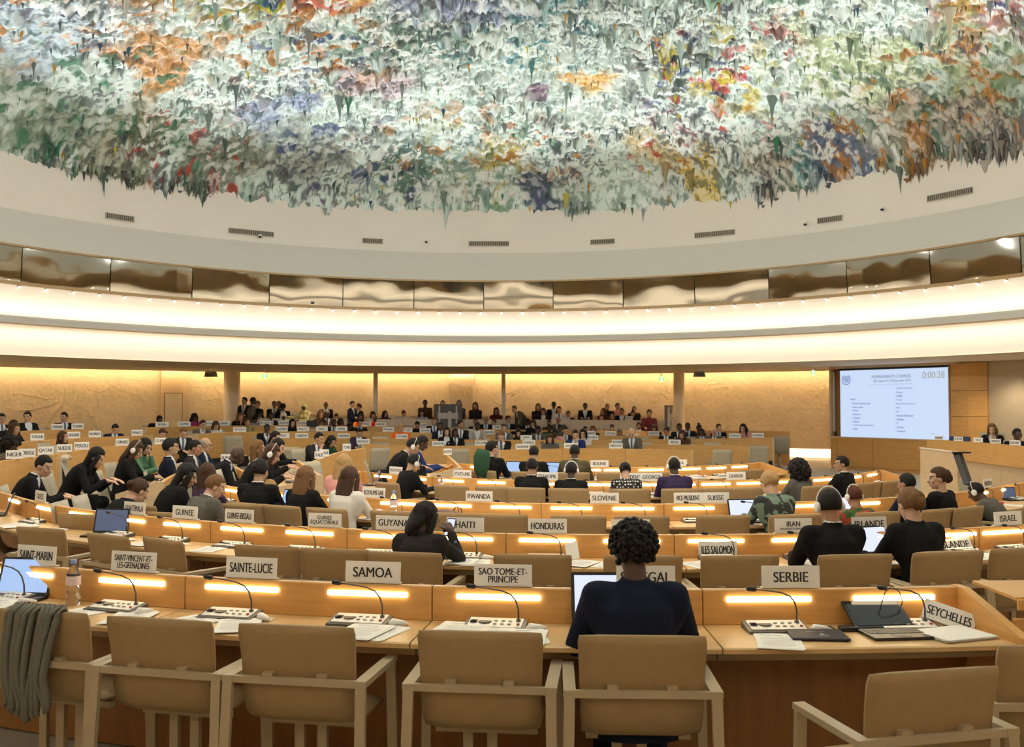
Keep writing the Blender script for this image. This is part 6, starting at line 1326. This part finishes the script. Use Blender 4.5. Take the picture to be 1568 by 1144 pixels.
# scarf shawl of the blond person at SUISSE is part of the top; leopard-like and floral cloths on others
# ------------------------------------------------------------------ far and side people
# (px, y of head top, row or depth, pose, sex, hair, hair colour, skin, cloth, label[, style[, face[, floor]]])
FACE_R = -math.pi / 2
far = [
 (3, 633, 'L1', 'typ', 'm', 'short', 'K', 'O', 'black', 'person in dark suit cut by the left picture edge, back row', 'suit', -2.3),
 (20, 643, 19.6, 'lean', 'm', 'short', 'K', 'O', 'black', 'person bowed with only dark hair showing, back left', 'suit', -2.0),
 (42, 630, 'L1', 'yr', 'f', 'bun', 'K', 'L', 'black', 'person in black with a dark bun near the left wall', 'blazer', -2.3),
 (98, 631, 'L1', 'yr', 'm', 'short', 'K', 'O', 'black', 'person in dark suit and blue tie beside THAILANDE', 'suit', -2.5),
 (23, 647, 'L2', 'typ', 'f', 'long', 'B', 'O', 'black', 'person with long dark brown hair left of TURQUIE', 'knit', -1.9),
 (17, 668, 'L3', 'face', 'f', 'curlybig', 'K', 'D', 'pattern', 'person with wild black curls in flecked top at far left', 'knit', -2.0),
 (97, 661, 17.8, 'up', 'f', 'long', 'B', 'L', 'black', 'person with long brown hair looking up in profile, SUEDE side', 'knit', -1.6),
 (177, 649, 'L2', 'typd', 'm', 'short', 'K', 'L', 'navy', 'person in navy suit looking down beside MONACO', 'suit', -2.4),
 (66, 697, 11.6, 'lr', 'm', 'short', 'K', 'L', 'black', 'person in black suit leaning forward among empty chairs, left', 'suit', -1.25),
 (146, 685, 12.9, 'lean', 'f', 'longer', 'K', 'L', 'black', 'person with long black hair bent over phone at left wing', 'knit', -1.5),
 (207, 673, 14.3, 'typd', 'f', 'long', 'B', 'L', 'black', 'person with brown hair and white headphones at left wing', 'knit', -1.45),
 (221, 671, 16.0, 'face', 'f', 'long', 'K', 'L', 'green', 'person in pale green cardigan holding a hand to the face', 'knit', -1.6),
 (244, 636, 'F5', 'lean', 'm', 'buzz', 'K', 'D', 'black', 'person in black suit leaning sideways at YEMEN', 'suit', -2.5),
 (298, 633, 'F5', 'typd', 'f', 'long', 'K', 'D', 'magenta', 'person with long black hair in magenta between ZAMBIE and BENIN', 'knit'),
 (311, 643, 'F4', 'chinR', 'm', 'short', 'K', 'O', 'grey', 'person in grey suit with hand at chin below BENIN'),
 (331, 645, 'F4', 'typd', 'f', 'long', 'B', 'L', 'white', 'person with long brown hair in white behind flowers', 'knit'),
 (249, 656, 'L3', 'typd', 'm', 'short', 'B', 'L', 'lgrey', 'person with short brown hair in light grey cardigan', 'knit', -2.4),
 (281, 654, 'L3', 'typd', 'm', 'short', 'N', 'L', 'char', 'person with brown hair in dark suit next to light grey cardigan', 'suit', -2.4),
 (262, 672, 14.6, 'up', 'm', 'messy', 'K', 'O', 'navy', 'person in navy suit in profile, first behind the left wing desk', 'suit', -1.3),
 (299, 674, 15.8, 'typ', 'm', 'short', 'K', 'M', 'char', 'person with dark beard in charcoal suit, second behind the wing desk', 'suit', -1.5),
 (315, 670, 16.8, 'typ', 'm', 'balding', 'G', 'O', 'navy', 'balding person with glasses in navy suit', 'suit', -1.5),
 (362, 681, 14.2, 'lean', 'm', 'bald', 'K', 'D', 'black', 'bald person in black suit leaning forward in profile', 'suit', -1.4),
 (374, 608, 31.6, 'stf', 'm', 'short', 'K', 'O', 'black', 'standing person in dark suit by the round column', 'suit', 2.8, .35),
 (388, 608, 31.0, 'st', 'm', 'buzz', 'K', 'D', 'grey', 'standing person in grey suit turned away by the column', 'suit', -1.2, .35),
 (394, 614, 32.2, 'st', 'f', 'short', 'N', 'L', 'black', 'standing person half hidden behind the grey suit', 'knit', 2.6, .3),
 (368, 632, 'F5', 'chinR', 'f', 'long', 'N', 'L', 'black', 'person with brown hair, hand at mouth, near KOWEIT', 'knit'),
 (379, 640, 'F4', 'typ', 'f', 'messy', 'B', 'M', 'olive', 'person in yellow-green patterned scarf right of MEXIQUE', 'knit'),
 (398, 630, 'B', 'typ', 'm', 'buzz', 'K', 'D', 'grey', 'person with shaved head in grey suit beneath the standing group'),
 (391, 636, 'F5', 'typd', 'm', 'afro', 'K', 'D', 'lgrey', 'person with small afro in pale shirt near KOWEIT', 'knit'),
 (415, 631, 'F5', 'typ', 'm', 'buzz', 'K', 'D', 'char', 'person in charcoal suit between KOWEIT and JORDANIE'),
 (420, 614, 33.5, 'up', 'm', 'short', 'K', 'D', 'black', 'person in black on the back bench, left of a huddle', 'suit', None, .6),
 (427, 614, 34.2, 'up', 'f', 'messy', 'R', 'D', 'brown', 'person with reddish hair in the back bench huddle', 'knit', None, .55),
 (433, 618, 33.0, 'typd', 'm', 'afro', 'K', 'D', 'black', 'person with round dark hair in the back bench huddle', 'suit', None, .6),
 (434, 631, 'F5', 'typd', 'f', 'hijab', 'W', 'D', 'white', 'person in white headscarf right of JORDANIE', 'knit'),
 (450, 633, 32.2, 'typd', 'f', 'hijab', 'W', 'M', 'white', 'person in white headscarf bowed beside the yellow one', 'knit'),
 (466, 618, 31.2, 'stp', 'f', 'hijab', 'E', 'D', 'yellow', 'standing person in pale yellow headscarf and robe', 'knit', 2.7, .3),
 (448, 642, 'F4', 'typ', 'f', 'long', 'K', 'L', 'black', 'person with straight black hair left of MALTE', 'knit'),
 (409, 649, 'F3', 'chinR', 'm', 'buzz', 'K', 'D', 'black', 'person in black suit with blue phone left of INDE'),
 (422, 660, 18.5, 'typ', 'm', 'short', 'K', 'O', 'black', 'person with black hair in profile behind the wing laptop', 'suit', -1.7),
 (396, 674, 14.4, 'up', 'f', 'longer', 'N', 'L', 'white', 'person with long light brown hair in cream jacket', 'knit', -1.3),
 (415, 680, 13.2, 'lean', 'f', 'long', 'B', 'L', 'black', 'person with brown hair and white headphones at the wing laptop', 'knit', -1.5),
 (424, 671, 15.0, 'lean', 'f', 'short', 'K', 'L', 'black', 'person half hidden behind the headphones wearer', 'knit', -1.5),
 (491, 629, 'F5', 'typ', 'f', 'bob', 'N', 'L', 'brown', 'person with round face and brown hair left of olive uniform', 'knit'),
 (499, 615, 34.5, 'up', 'm', 'bald', 'K', 'D', 'black', 'bald person in black suit and red tie on the back bench', 'suit', None, .6),
 (501, 628, 'F5', 'typ', 'm', 'short', 'G', 'D', 'olive', 'person in olive uniform jacket near the handbag'),
 (515, 633, 'B', 'typd', 'm', 'short', 'B', 'L', 'navy', 'person in navy with head bowed at the back counter'),
 (511, 641, 'F4', 'face', 'm', 'short', 'R', 'D', 'black', 'person covering the face beside MALI'),
 (522, 640, 'F5', 'chinR', 'f', 'bob', 'K', 'D', 'maroon', 'person in maroon with head on hand', 'knit'),
 (540, 614, 32.0, 'stf', 'm', 'short', 'K', 'O', 'navy', 'standing person in navy suit, in profile near the grey column', 'suit', -1.9, .35),
 (549, 618, 32.4, 'stf', 'f', 'short', 'R', 'L', 'black', 'standing person in black over white talking to the navy suit', 'blazer', 2.2, .3),
 (536, 647, 'F4', 'typd', 'f', 'bob', 'K', 'D', 'black', 'person with dark curly bob left of dark suit', 'knit'),
 (551, 642, 'F4', 'typ', 'm', 'short', 'K', 'O', 'black', 'person in dark suit and blue tie behind MONGOLIE'),
 (550, 655, 'F2', 'typd', 'f', 'short', 'K', 'O', 'plum', 'person in dark plum jacket at MONGOLIE', 'blazer'),
 (489, 662, 'W6', 'chinR', 'm', 'short', 'K', 'O', 'char', 'person in dark suit, chin in hand, at the two small plates', 'suit', -2.2),
 (508, 667, 'W6', 'typd', 'f', 'long', 'K', 'O', 'dgreen', 'person with long black hair beside the chin-in-hand suit', 'knit', -2.1),
 (553, 634, 'F5', 'typ', 'm', 'short', 'K', 'D', 'orange', 'person in dark orange glimpsed left of MAROC', 'knit'),
 (571, 630, 'B', 'typd', 'f', 'bob', 'K', 'L', 'lblue', 'person bowed at the back counter left of the grey column', 'knit'),
 (574, 635, 'F5', 'typd', 'm', 'bald', 'G', 'D', 'red', 'person in bright red jacket left of MAROC', 'knit'),
 (590, 629, 'B', 'yl', 'f', 'bob', 'K', 'L', 'plum', 'person with dark bob in plum beside the cream card', 'knit'),
 (618, 628, 'B', 'typd', 'm', 'short', 'R', 'L', 'white', 'person in white shirt right of the cream card', 'knit'),
 (646, 628, 'B', 'typ', 'f', 'bob', 'K', 'L', 'lblue', 'person in pale blue left of the monitor', 'knit'),
 (651, 612, 34.6, 'up', 'm', 'short', 'K', 'D', 'brown', 'person in brown jacket on the bench left of the monitor', 'knit', None, .6),
 (678, 613, 34.8, 'up', 'f', 'short', 'R', 'L', 'plum', 'person peeking above the monitor at its middle', 'knit', None, .6),
 (703, 612, 34.8, 'up', 'f', 'hijab', 'T', 'L', 'grey', 'person in grey headscarf at the right of the monitor', 'knit', None, .6),
 (728, 616, 34.0, 'up', 'f', 'bob', 'B', 'L', 'char', 'person with grey scarf on the bench right of the monitor', 'knit', None, .6),
 (631, 671, 15.4, 'lean', 'm', 'short', 'K', 'O', 'black', 'person in black suit with white headphones bent over the wing desk', 'suit', -1.35),
 (646, 665, 17.0, 'typd', 'm', 'short', 'K', 'D', 'blue', 'person in blue shirt and dark jacket behind the bent one, right wing desk', 'blazer', -1.4),
 (614, 649, 'F3', 'typd', 'm', 'short', 'Y', 'L', 'orange', 'person in bright orange shirt with bowed blond head', 'knit'),
 (639, 645, 'F4', 'typd', 'm', 'short', 'K', 'M', 'black', 'person in dark top left of OUGANDA', 'knit'),
 (665, 639, 'F4', 'typ', 'm', 'short', 'N', 'L', 'black', 'person with light hair in black suit right of OUGANDA'),
 (675, 646, 'F3', 'typ', 'm', 'buzz', 'K', 'D', 'navy', 'person in navy suit left of the black-haired one in white collar'),
 (684, 654, 'F2', 'typ', 'f', 'bob', 'K', 'L', 'black', 'person with black bob and white collar above CROATIE', 'blazer'),
 (697, 656, 'F2', 'typ', 'm', 'buzz', 'K', 'D', 'black', 'person in black suit with pale tie right of CROATIE'),
 (706, 643, 'F3', 'yl', 'm', 'short', 'K', 'M', 'black', 'person in black suit with red tie left of GHANA'),
 (731, 645, 'F3', 'typd', 'm', 'buzz', 'K', 'D', 'lgrey', 'person in light grey jacket left of MALDIVES', 'blazer'),
 (728, 642, 'F5', 'typ', 'm', 'short', 'N', 'L', 'black', 'person with light brown hair behind the light grey jacket'),
 (744, 638, 'F5', 'typ', 'm', 'bald', 'K', 'M', 'black', 'bald person in black suit with striped tie'),
 (756, 642, 'F5', 'yr', 'f', 'short', 'R', 'L', 'black', 'person with short reddish hair in profile left of CHILI', 'knit'),
 (760, 624, 'B', 'up', 'f', 'long', 'R', 'M', 'maroon', 'person with long red-brown hair in maroon at the back counter', 'knit'),
 (787, 621, 32.2, 'bend', 'm', 'short', 'N', 'L', 'olive', 'standing person in olive jacket bending at the back counter', 'suit', 1.9, .3),
 (778, 637, 'F5', 'yl', 'm', 'messy', 'R', 'L', 'navy', 'person with bushy reddish hair in navy suit right of CHILI'),
 (772, 649, 'F3', 'typ', 'm', 'short', 'B', 'L', 'grey', 'person with moustache in grey suit right of MALDIVES'),
 (767, 660, 'F1', 'face', 'm', 'short', 'N', 'L', 'black', 'person with light brown hair in black, hand at mouth, left of ALLEMAGNE', 'suit'),
 (793, 650, 'F4', 'lean', 'm', 'short', 'K', 'D', 'black', 'person leaning low with black hair above JAPON'),
 (794, 658, 'F3', 'typ', 'f', 'bob', 'K', 'L', 'black', 'person with black fringe bob left of JAPON', 'knit'),
 (816, 642, 'F4', 'face', 'f', 'long', 'B', 'L', 'black', 'person with dark long hair reading a white sheet', 'knit'),
 (824, 652, 'F3', 'lean', 'm', 'short', 'K', 'D', 'grey', 'person bent low over the desk right of JAPON'),
 (808, 641, 'F5', 'typd', 'm', 'short', 'K', 'D', 'black', 'person with bowed black hair on the last far row'),
 (824, 618, 34.4, 'up', 'f', 'long', 'N', 'L', 'char', 'person with long hair on the back bench, first of a pair', 'knit', None, .55),
 (832, 625, 'B', 'typ', 'f', 'long', 'K', 'L', 'black', 'person with long black hair and lanyard at the back counter', 'blazer'),
 (848, 615, 34.4, 'up', 'm', 'short', 'K', 'D', 'black', 'person in dark jacket with crossed lanyard on the back bench', 'blazer', None, .6),
 (856, 622, 'B', 'typ', 'm', 'short', 'K', 'L', 'white', 'person in white shirt and dark tie at the back counter', 'suit'),
 (870, 629, 'B', 'typ', 'm', 'short', 'R', 'M', 'char', 'person in charcoal blazer right of the white shirt', 'blazer'),
 (841, 643, 'F5', 'chinR', 'm', 'short', 'B', 'M', 'brown', 'person in brown, head on hand, last far row', 'knit'),
 (855, 638, 'F5', 'typ', 'm', 'bald', 'G', 'M', 'grey', 'bald person in grey suit on the last far row'),
 (841, 650, 'F4', 'typ', 'm', 'short', 'K', 'D', 'dgreen', 'person in dark green jacket on the fourth far row', 'knit'),
 (850, 657, 'F3', 'lean', 'm', 'short', 'K', 'D', 'pink', 'person with black hair and pale pink sleeves bent forward', 'knit'),
 (857, 650, 'F4', 'typ', 'm', 'short', 'K', 'D', 'grey', 'person with lanyard beside the dark green jacket', 'knit'),
 (866, 653, 'F3', 'chinR', 'm', 'short', 'K', 'O', 'char', 'person in charcoal suit with clasped hands left of the royal blue suit'),
 (842, 664, 'F1', 'typd', 'f', 'long', 'B', 'L', 'grey', 'person with long brown hair in grey-green, looking down, right of ALLEMAGNE', 'knit'),
 (881, 658, 'F1', 'chinR', 'm', 'short', 'K', 'L', 'blue', 'person in royal blue suit with hand at chin', 'suit'),
 (893, 657, 'F2', 'chinL', 'f', 'bob', 'K', 'L', 'white', 'person with black hair resting chin beside the royal blue suit', 'knit'),
 (896, 653, 'F4', 'typ', 'm', 'short', 'K', 'L', 'white', 'person with short black hair behind the royal blue suit', 'knit'),
 (908, 652, 'F4', 'typd', 'f', 'long', 'N', 'L', 'brown', 'person with long light brown hair at BARBADE', 'knit'),
 (896, 617, 34.6, 'typ', 'm', 'short', 'K', 'D', 'black', 'person in dark jacket with open laptop on the back bench', 'blazer', None, .6),
 (924, 625, 'B', 'yr', 'f', 'long', 'B', 'M', 'brown', 'person with long brown hair at the back counter, first of a row', 'knit'),
 (930, 618, 34.6, 'up', 'm', 'short', 'N', 'M', 'char', 'person in dark coat on the back bench behind the first of a row', 'knit', None, .6),
 (921, 635, 33.7, 'typ', 'm', 'short', 'R', 'L', 'orange', 'small person with face just above the back counter', 'knit', None, .35),
 (946, 617, 34.6, 'yl', 'm', 'short', 'K', 'M', 'pink', 'person in pale pink shirt on the back bench', 'knit', None, .6),
 (952, 625, 'B', 'typ', 'm', 'short', 'K', 'M', 'black', 'person in black with blue lanyard at the back counter', 'blazer'),
 (969, 627, 'B', 'typ', 'f', 'topbun', 'K', 'M', 'black', 'person in black left of the red jars at the back counter', 'knit'),
 (971, 622, 34.6, 'up', 'm', 'short', 'K', 'M', 'char', 'person on the back bench above the UNESCO card', 'knit', None, .6),
 (994, 627, 32.0, 'typ', 'm', 'messy', 'B', 'M', 'maroon', 'person in maroon hoodie typing on a laptop on the step', 'knit', None, .25),
 (937, 650, 'F5', 'typd', 'f', 'bun', 'B', 'L', 'maroon', 'person with tied dark hair behind AUSTRALIE', 'knit'),
 (949, 656, 'F4', 'typd', 'f', 'hijab', 'T', 'M', 'black', 'person in grey headscarf left of the bald grey suit', 'knit'),
 (967, 654, 'F1', 'typd', 'm', 'bald', 'K', 'L', 'grey', 'bald pale person in grey suit and tie right of AFRIQUE DU SUD', 'suit'),
 (978, 647, 'F5', 'typ', 'f', 'messy', 'B', 'M', 'lgrey', 'person with curly brown hair in pale jacket behind the bald one', 'blazer'),
 (1002, 650, 'F4', 'typd', 'f', 'bob', 'B', 'M', 'black', 'person with dark hair behind ARGENTINE', 'knit'),
 (1020, 655, 'F3', 'typ', 'm', 'short', 'K', 'M', 'black', 'person in dark suit left of the long-haired dark figure'),
 (1044, 658, 'F2', 'typd', 'f', 'long', 'B', 'L', 'brown', 'person with long dark hair in brown right of BRESIL', 'knit'),
 (1040, 648, 29.2, 'typ', 'm', 'short', 'K', 'D', 'navy', 'person in navy left of the tall white-shirted one', 'suit'),
 (1053, 647, 29.4, 'typ', 'm', 'buzz', 'K', 'D', 'navy', 'person with shaved head, white shirt and purple tie', 'suit'),
 (1071, 648, 29.4, 'yl', 'f', 'topbun', 'K', 'D', 'brown', 'person with black top bun in profile', 'knit'),
 (1075, 657, 'F3', 'typ', 'm', 'short', 'K', 'D', 'grey', 'person in grey suit left of the grey-haired one'),
 (1093, 657, 'F3', 'typd', 'm', 'balding', 'G', 'L', 'grey', 'grey-haired person in grey suit at a dark laptop'),
 (1101, 649, 29.2, 'yl', 'm', 'short', 'B', 'L', 'black', 'person in black suit left of SLOVAQUIE'),
 (1138, 649, 'F3', 'chinL', 'f', 'wavy', 'K', 'L', 'pink', 'person with wavy black hair in pink between the last two plates', 'knit'),
 (1519, 649, 19.0, 'chinL', 'f', 'wavy', 'N', 'L', 'black', 'person with curly brown hair in black at the podium', 'blazer', None, .36),
 (1558, 656, 18.0, 'yl', 'm', 'short', 'K', 'D', 'black', 'person in black with dark skin at the podium edge', 'suit', None, .36),
]
FCL = {17: leop, 379: goldp}
FG = 'taupe chairs at the far and side rows'
used = []
for t in far:
    px, yt, row, pose, sex, hair, hc, sk, col, lab = t[:10]; sty = t[10] if len(t) > 10 else 'suit'; face = t[11] if len(t) > 11 else None; flo = t[12] if len(t) > 12 else None
    ex = ('headset',) if 'headphones' in lab and 'behind' not in lab else (('glasses',) if 'glasses' in lab else ())
    if isinstance(row, str):
        r_ = ROWS[row]; l = r_.find(px, .6); p, n = r_.at(l); fc = face if face is not None else math.pi - math.atan2((px - CX) / FPX, 1) + (.0 if row[0] != 'F' else (CX - px) / 1500)
    else: fc = face
    e, J, (q, fl, rz) = person(px, yt, row, pose, sex, hair, hc, sk, col, lab, sty, px < 10 and False, fc, flo, extra=ex, clothmat=FCL.get(px) if lab.find('scarf') > 0 or lab.find('flecked') > 0 else None)
    used.append((px, yt))
    if pose in ('st', 'stf', 'bend', 'stp'): continue
    if row == 'B' or (flo and flo > .3 and px < 1400): continue
    seat('s', q, e.location.z, rz, 'taupe shell chair under the ' + ' '.join(lab.split()[:11]), FG, -.02)
# bench along the wall carrying the people above the back counter
bp = poly_row([(400, 640, 34.0), (560, 640, 35.0), (760, 640, 35.1), (900, 640, 35.1), (1010, 641, 34.9)]); br = Row(bp, -1, .5); L = br.L[-1]
for i in range(4):
    seg = br.cut(L * i / 4 + .01, L * (i + 1) / 4 - .01, .25); pth = [(Vector((p.x, p.y, .45)), n) for p, n in seg]; base = seg[len(seg) // 2][0]; e = empty('pale_bench', (base.x, base.y, .45)); off = Vector((base.x, base.y, .45))
    mb = MB(); mb.sweep(pth, [(-.45, .15), (-.45, .55), (0, .55), (0, .15)]); put(mb, 'seat', oak_pale, e, off)
    mb = MB(); mb.sweep(pth, [(.02, .5), (.06, 1.02), (.10, 1.02), (.06, .5)]); put(mb, 'backrest', oak_pale, e, off)
    tag(e, 'pale wall bench behind the back counter, ' + ['from the round column to the standing pair', 'around the monitor', 'right of the second grey column', 'next to the twin column'][i], 'bench', 'wall benches')
# ------------------------------------------------------------------ empty chairs, near rows
emp = [('1', 248, 0, 'empty beige armchair before the SAINT-VINCENT place'), ('1', 455, 0, 'empty beige armchair before the gap between SAINTE-LUCIE and SAMOA'), ('1', 736, 0, 'empty beige armchair before the SAO TOME place'),
       ('1', 60, .05, 'beige armchair with a grey scarf hanging over it'),
       ('2', 172, -.1, 'empty beige armchair showing left above the SAINT-VINCENT plate'), ('2', 262, -.25, 'empty beige armchair with its arm toward SAINTE-LUCIE'), ('2', 410, .0, 'empty beige armchair right of the SAINTE-LUCIE plate'), ('2', 514, 0, 'empty beige armchair left of the SAMOA plate'),
       ('2', 815, 0, 'empty beige armchair behind the SAO TOME plate'), ('2', 985, 0, 'empty beige armchair behind the afro-haired person'), ('2', 1132, 0, 'empty beige armchair left of the SERBIE plate'), ('2', 1452, 0, 'empty beige armchair above the fallen SEYCHELLES plate'), ('2', 1560, 0, 'empty beige armchair at the right edge, second row'),
       ('2', 60, .2, 'empty beige armchair behind the SAINT-MARIN plate'),
       ('3', 605, 0, 'empty beige armchair behind the GUYANA plate'), ('3', 690, 0, 'empty beige armchair left of the HAITI plate'), ('3', 768, 0, 'empty beige armchair right of the HAITI plate'), ('3', 886, 0, 'empty beige armchair right of the HONDURAS plate'), ('3', 982, 0, 'empty beige armchair behind the afro hair'), ('3', 1106, 0, 'empty beige armchair above the ILES SALOMON plate'), ('3', 1236, 0, 'empty beige armchair behind the IRAN plate person'),
       ('4', 692, 0, 'empty beige armchair left of the RWANDA plate'), ('4', 757, 0, 'empty beige armchair right of the RWANDA plate'), ('4', 1095, 0, 'empty beige armchair above the SUISSE plate'), ('4', 1140, 0, 'empty beige armchair left of the blond updo'), ('4', 1332, 0, 'empty beige armchair near the fourth row end, left one'), ('4', 1362, 0.1, 'empty beige armchair near the fourth row end, right one'),
       ('5', 940, 0, 'empty beige armchair under the BOLIVIE plate'), ('5', 1000, 0, 'empty beige armchair between BOLIVIE and CUBA plates'), ('5', 1150, 0, 'empty beige armchair above the GHANA plate')]
for key, px, fo, lab in emp:
    r_ = ROWS[key]; l = r_.find(px, .84); p, n = r_.at(l); q = p + n * .60
    c = seat('a', q, p.z - r_.H, rz_of(n) + fo, lab, A)
    if px == 60 and key == '1': scarf_chair = c
p = at_z(1412, 1030, .88); seat('a', Vector((p.x - .02, p.y + .24, 0)), 0, .22, 'empty beige armchair pulled out with its back angled, lower right', A)
p = at_z(1640, 990, .88); seat('a', Vector((p.x - .05, p.y + .22, 0)), 0, 0, 'beige armchair cut by the lower right picture edge', A)
# scarf over the chair back
def scarf():
    mb = MB(); r = random.Random(4)
    for k in range(11):
        x = -.13 + .026 * k; a = r.uniform(-.02, .02)
        mb.tube([(x, -.21, .70), (x + a * .3, -.212, .86), (x, -.235, .915), (x + a, -.275, .88), (x + a * 1.4 - .004 * k, -.292, .72), (x * .95 + a - .005 * k, -.300, .60), (x * .9 - a - .012, -.300, .48), (x * .95 - a - .02, -.298, .40 + .012 * abs(k - 5)), (x * .95 - .02, -.295, .385 + .012 * abs(k - 5))], [(.014, .010), (.017, .011), (.018, .012), (.019, .013), (.020, .014), (.021, .015), (.021, .015), (.017, .012), (.004, .004)], 8)
    return mb
c = scarf_chair; o = put(scarf(), 'scarf', mat('scarf_grey', (.19, .18, .14), .95, bump=(120, .5)), loc=c.location, smooth=True); o.rotation_euler = c.rotation_euler; tag(o, 'grey knitted scarf hanging over a front row armchair', 'scarf')
# ------------------------------------------------------------------ empty chairs, far and left
femp = [(575, 700, 22.5, .5, 'empty taupe chair with its back to us below MONGOLIE'), (702, 694, 23.5, .15, 'empty taupe chair behind the two men with headphones'), (1100, 691, 22.8, .1, 'empty taupe chair turned away right of the foremost far desk'), (1161, 686, 25.0, -.15, 'empty taupe chair turned away at the end of the second far row'), (1193, 674, 28.6, 0, 'empty taupe chair before the low partition end'),
        (50, 712, 11.9, -1.3, 'empty taupe chair facing right in the left tier, second of the slanted line'), (20, 716, 11.3, -1.3, 'empty taupe chair facing right at the left picture edge'), (84, 706, 13.0, -1.35, 'empty taupe chair facing right behind the leaning black suit'), (110, 700, 14.0, -1.4, 'empty taupe chair facing right left of the draped coat chair'),
        (140, 752, 9.9, -1.5, 'empty taupe chair near the aisle right of the leaning black suit'), (168, 750, 10.6, -1.5, 'empty taupe chair by the left wing desk end'), (132, 695, 15.2, -1.3, 'taupe chair with a pale coat draped over it'),
        (478, 706, 15.8, -2.2, 'empty taupe chair below the two small plates, nearer one'), (495, 700, 16.6, -2.2, 'empty taupe chair below the two small plates, farther one'), (447, 690, 21.5, .1, 'empty taupe chair behind the wing laptop'), (362, 675, 24.0, 0, 'empty taupe chair between the wing rows, near the aisle'), (30, 738, 9.9, -1.3, 'empty taupe chair low at the left edge behind the leaning suit')]
for px, py, D, rz, lab in femp:
    p = at_depth(px, py, D); seat('s', Vector((p.x, p.y, 0)), floor_at(p.x, p.y), rz, lab, FG)
    if 'coat draped' in lab:
        mb = MB(); mb.tube([(-.2, -.28, .98), (-.1, -.30, 1.0), (.1, -.30, 1.0), (.2, -.28, .98)], [(.06, .03), (.07, .05), (.07, .05), (.06, .03)], 12); mb.box((0, -.33, .78), (.46, .05, .42)); o = put(mb, 'coat', mat('coat_cream', (.52, .44, .32), .9), loc=(p.x, p.y, floor_at(p.x, p.y)), rot=(0, 0, rz), bev=.02); tag(o, 'pale coat draped over a chair back in the left tier', 'coat')
for key, pxs in (('F2', (585, 637, 715, 850, 990, 1090)), ('F3', (585, 740, 985, 1055)), ('F4', (345, 480, 560, 690, 790, 970)), ('F5', (262, 350, 480, 625, 700, 900)), ('L1', (70, 125)), ('L2', (75, 125)), ('L3', (55, 110, 215))):
    for px in pxs:
        r_ = ROWS[key]; l = r_.find(px, .6); p, n = r_.at(l); q = p + n * .55
        c = seat('s', q, p.z - r_.H, rz_of(n), 'empty taupe chair behind %s at column %s' % (FN.get(key, key), ''), FG)
        near_plate = min([f for f in FARPL if f[0] == key], key=lambda f: abs(f[1] - px), default=None)
        c['label'] = 'empty taupe chair behind %s near the %s nameplate' % (FN[key], near_plate[2].strip().replace('\n', ' ')) if near_plate else 'empty taupe chair behind ' + FN[key]
# podium chairs and odds and ends
p = at_depth(1466, 664, 21.2); mb = MB(); slab(mb, [(-.22, .93), (-.20, .84), (-.17, .72), (-.16, .6)], .44, .42, .07); o = empty('swivel_chair', (p.x, p.y, .24), 2.5); put(mb, 'backrest', mat('chair_blue', (.03, .04, .12), .6), o, smooth=True); mb = MB(); mb.box((0, .03, .5), (.5, .5, .09)); put(mb, 'seat', MATS['chair_blue'], o, bev=.03); mb = MB(); mb.cyl((0, 0, .14), .03, .34, 10); mb.box((0, 0, .16), (.6, .06, .03)); mb.box((0, 0, .16), (.06, .6, .03)); put(mb, 'base', black, o); tag(o, 'empty dark blue swivel chair at the podium beneath the screen', 'chair')
p = at_depth(479, 648, 28.6); mb = MB(); mb.box((0, 0, 0), (.34, .14, .20)); mb.tube([(-.1, 0, .1), (-.08, 0, .26), (.08, 0, .26), (.1, 0, .1)], .010, 8); o = put(mb, 'handbag', black, loc=(p.x, p.y, p.z - .02), bev=.01); tag(o, 'black handbag standing on the desk beside the yellow robe', 'bag')
mb = MB(); p = at_depth(740, 700, 15.9); mb.tube([(0, 0, .12), (-.02, -.03, .0), (-.03, -.05, -.2), (-.02, -.04, -.35)], [(.10, .04), (.14, .06), (.12, .05), (.06, .03)], 12); o = put(mb, 'green_jacket', mat('jacket_green', (.02, .07, .035), .9), loc=p, smooth=True); tag(o, 'dark green jacket hung left of the first black suit, fifth row', 'jacket')
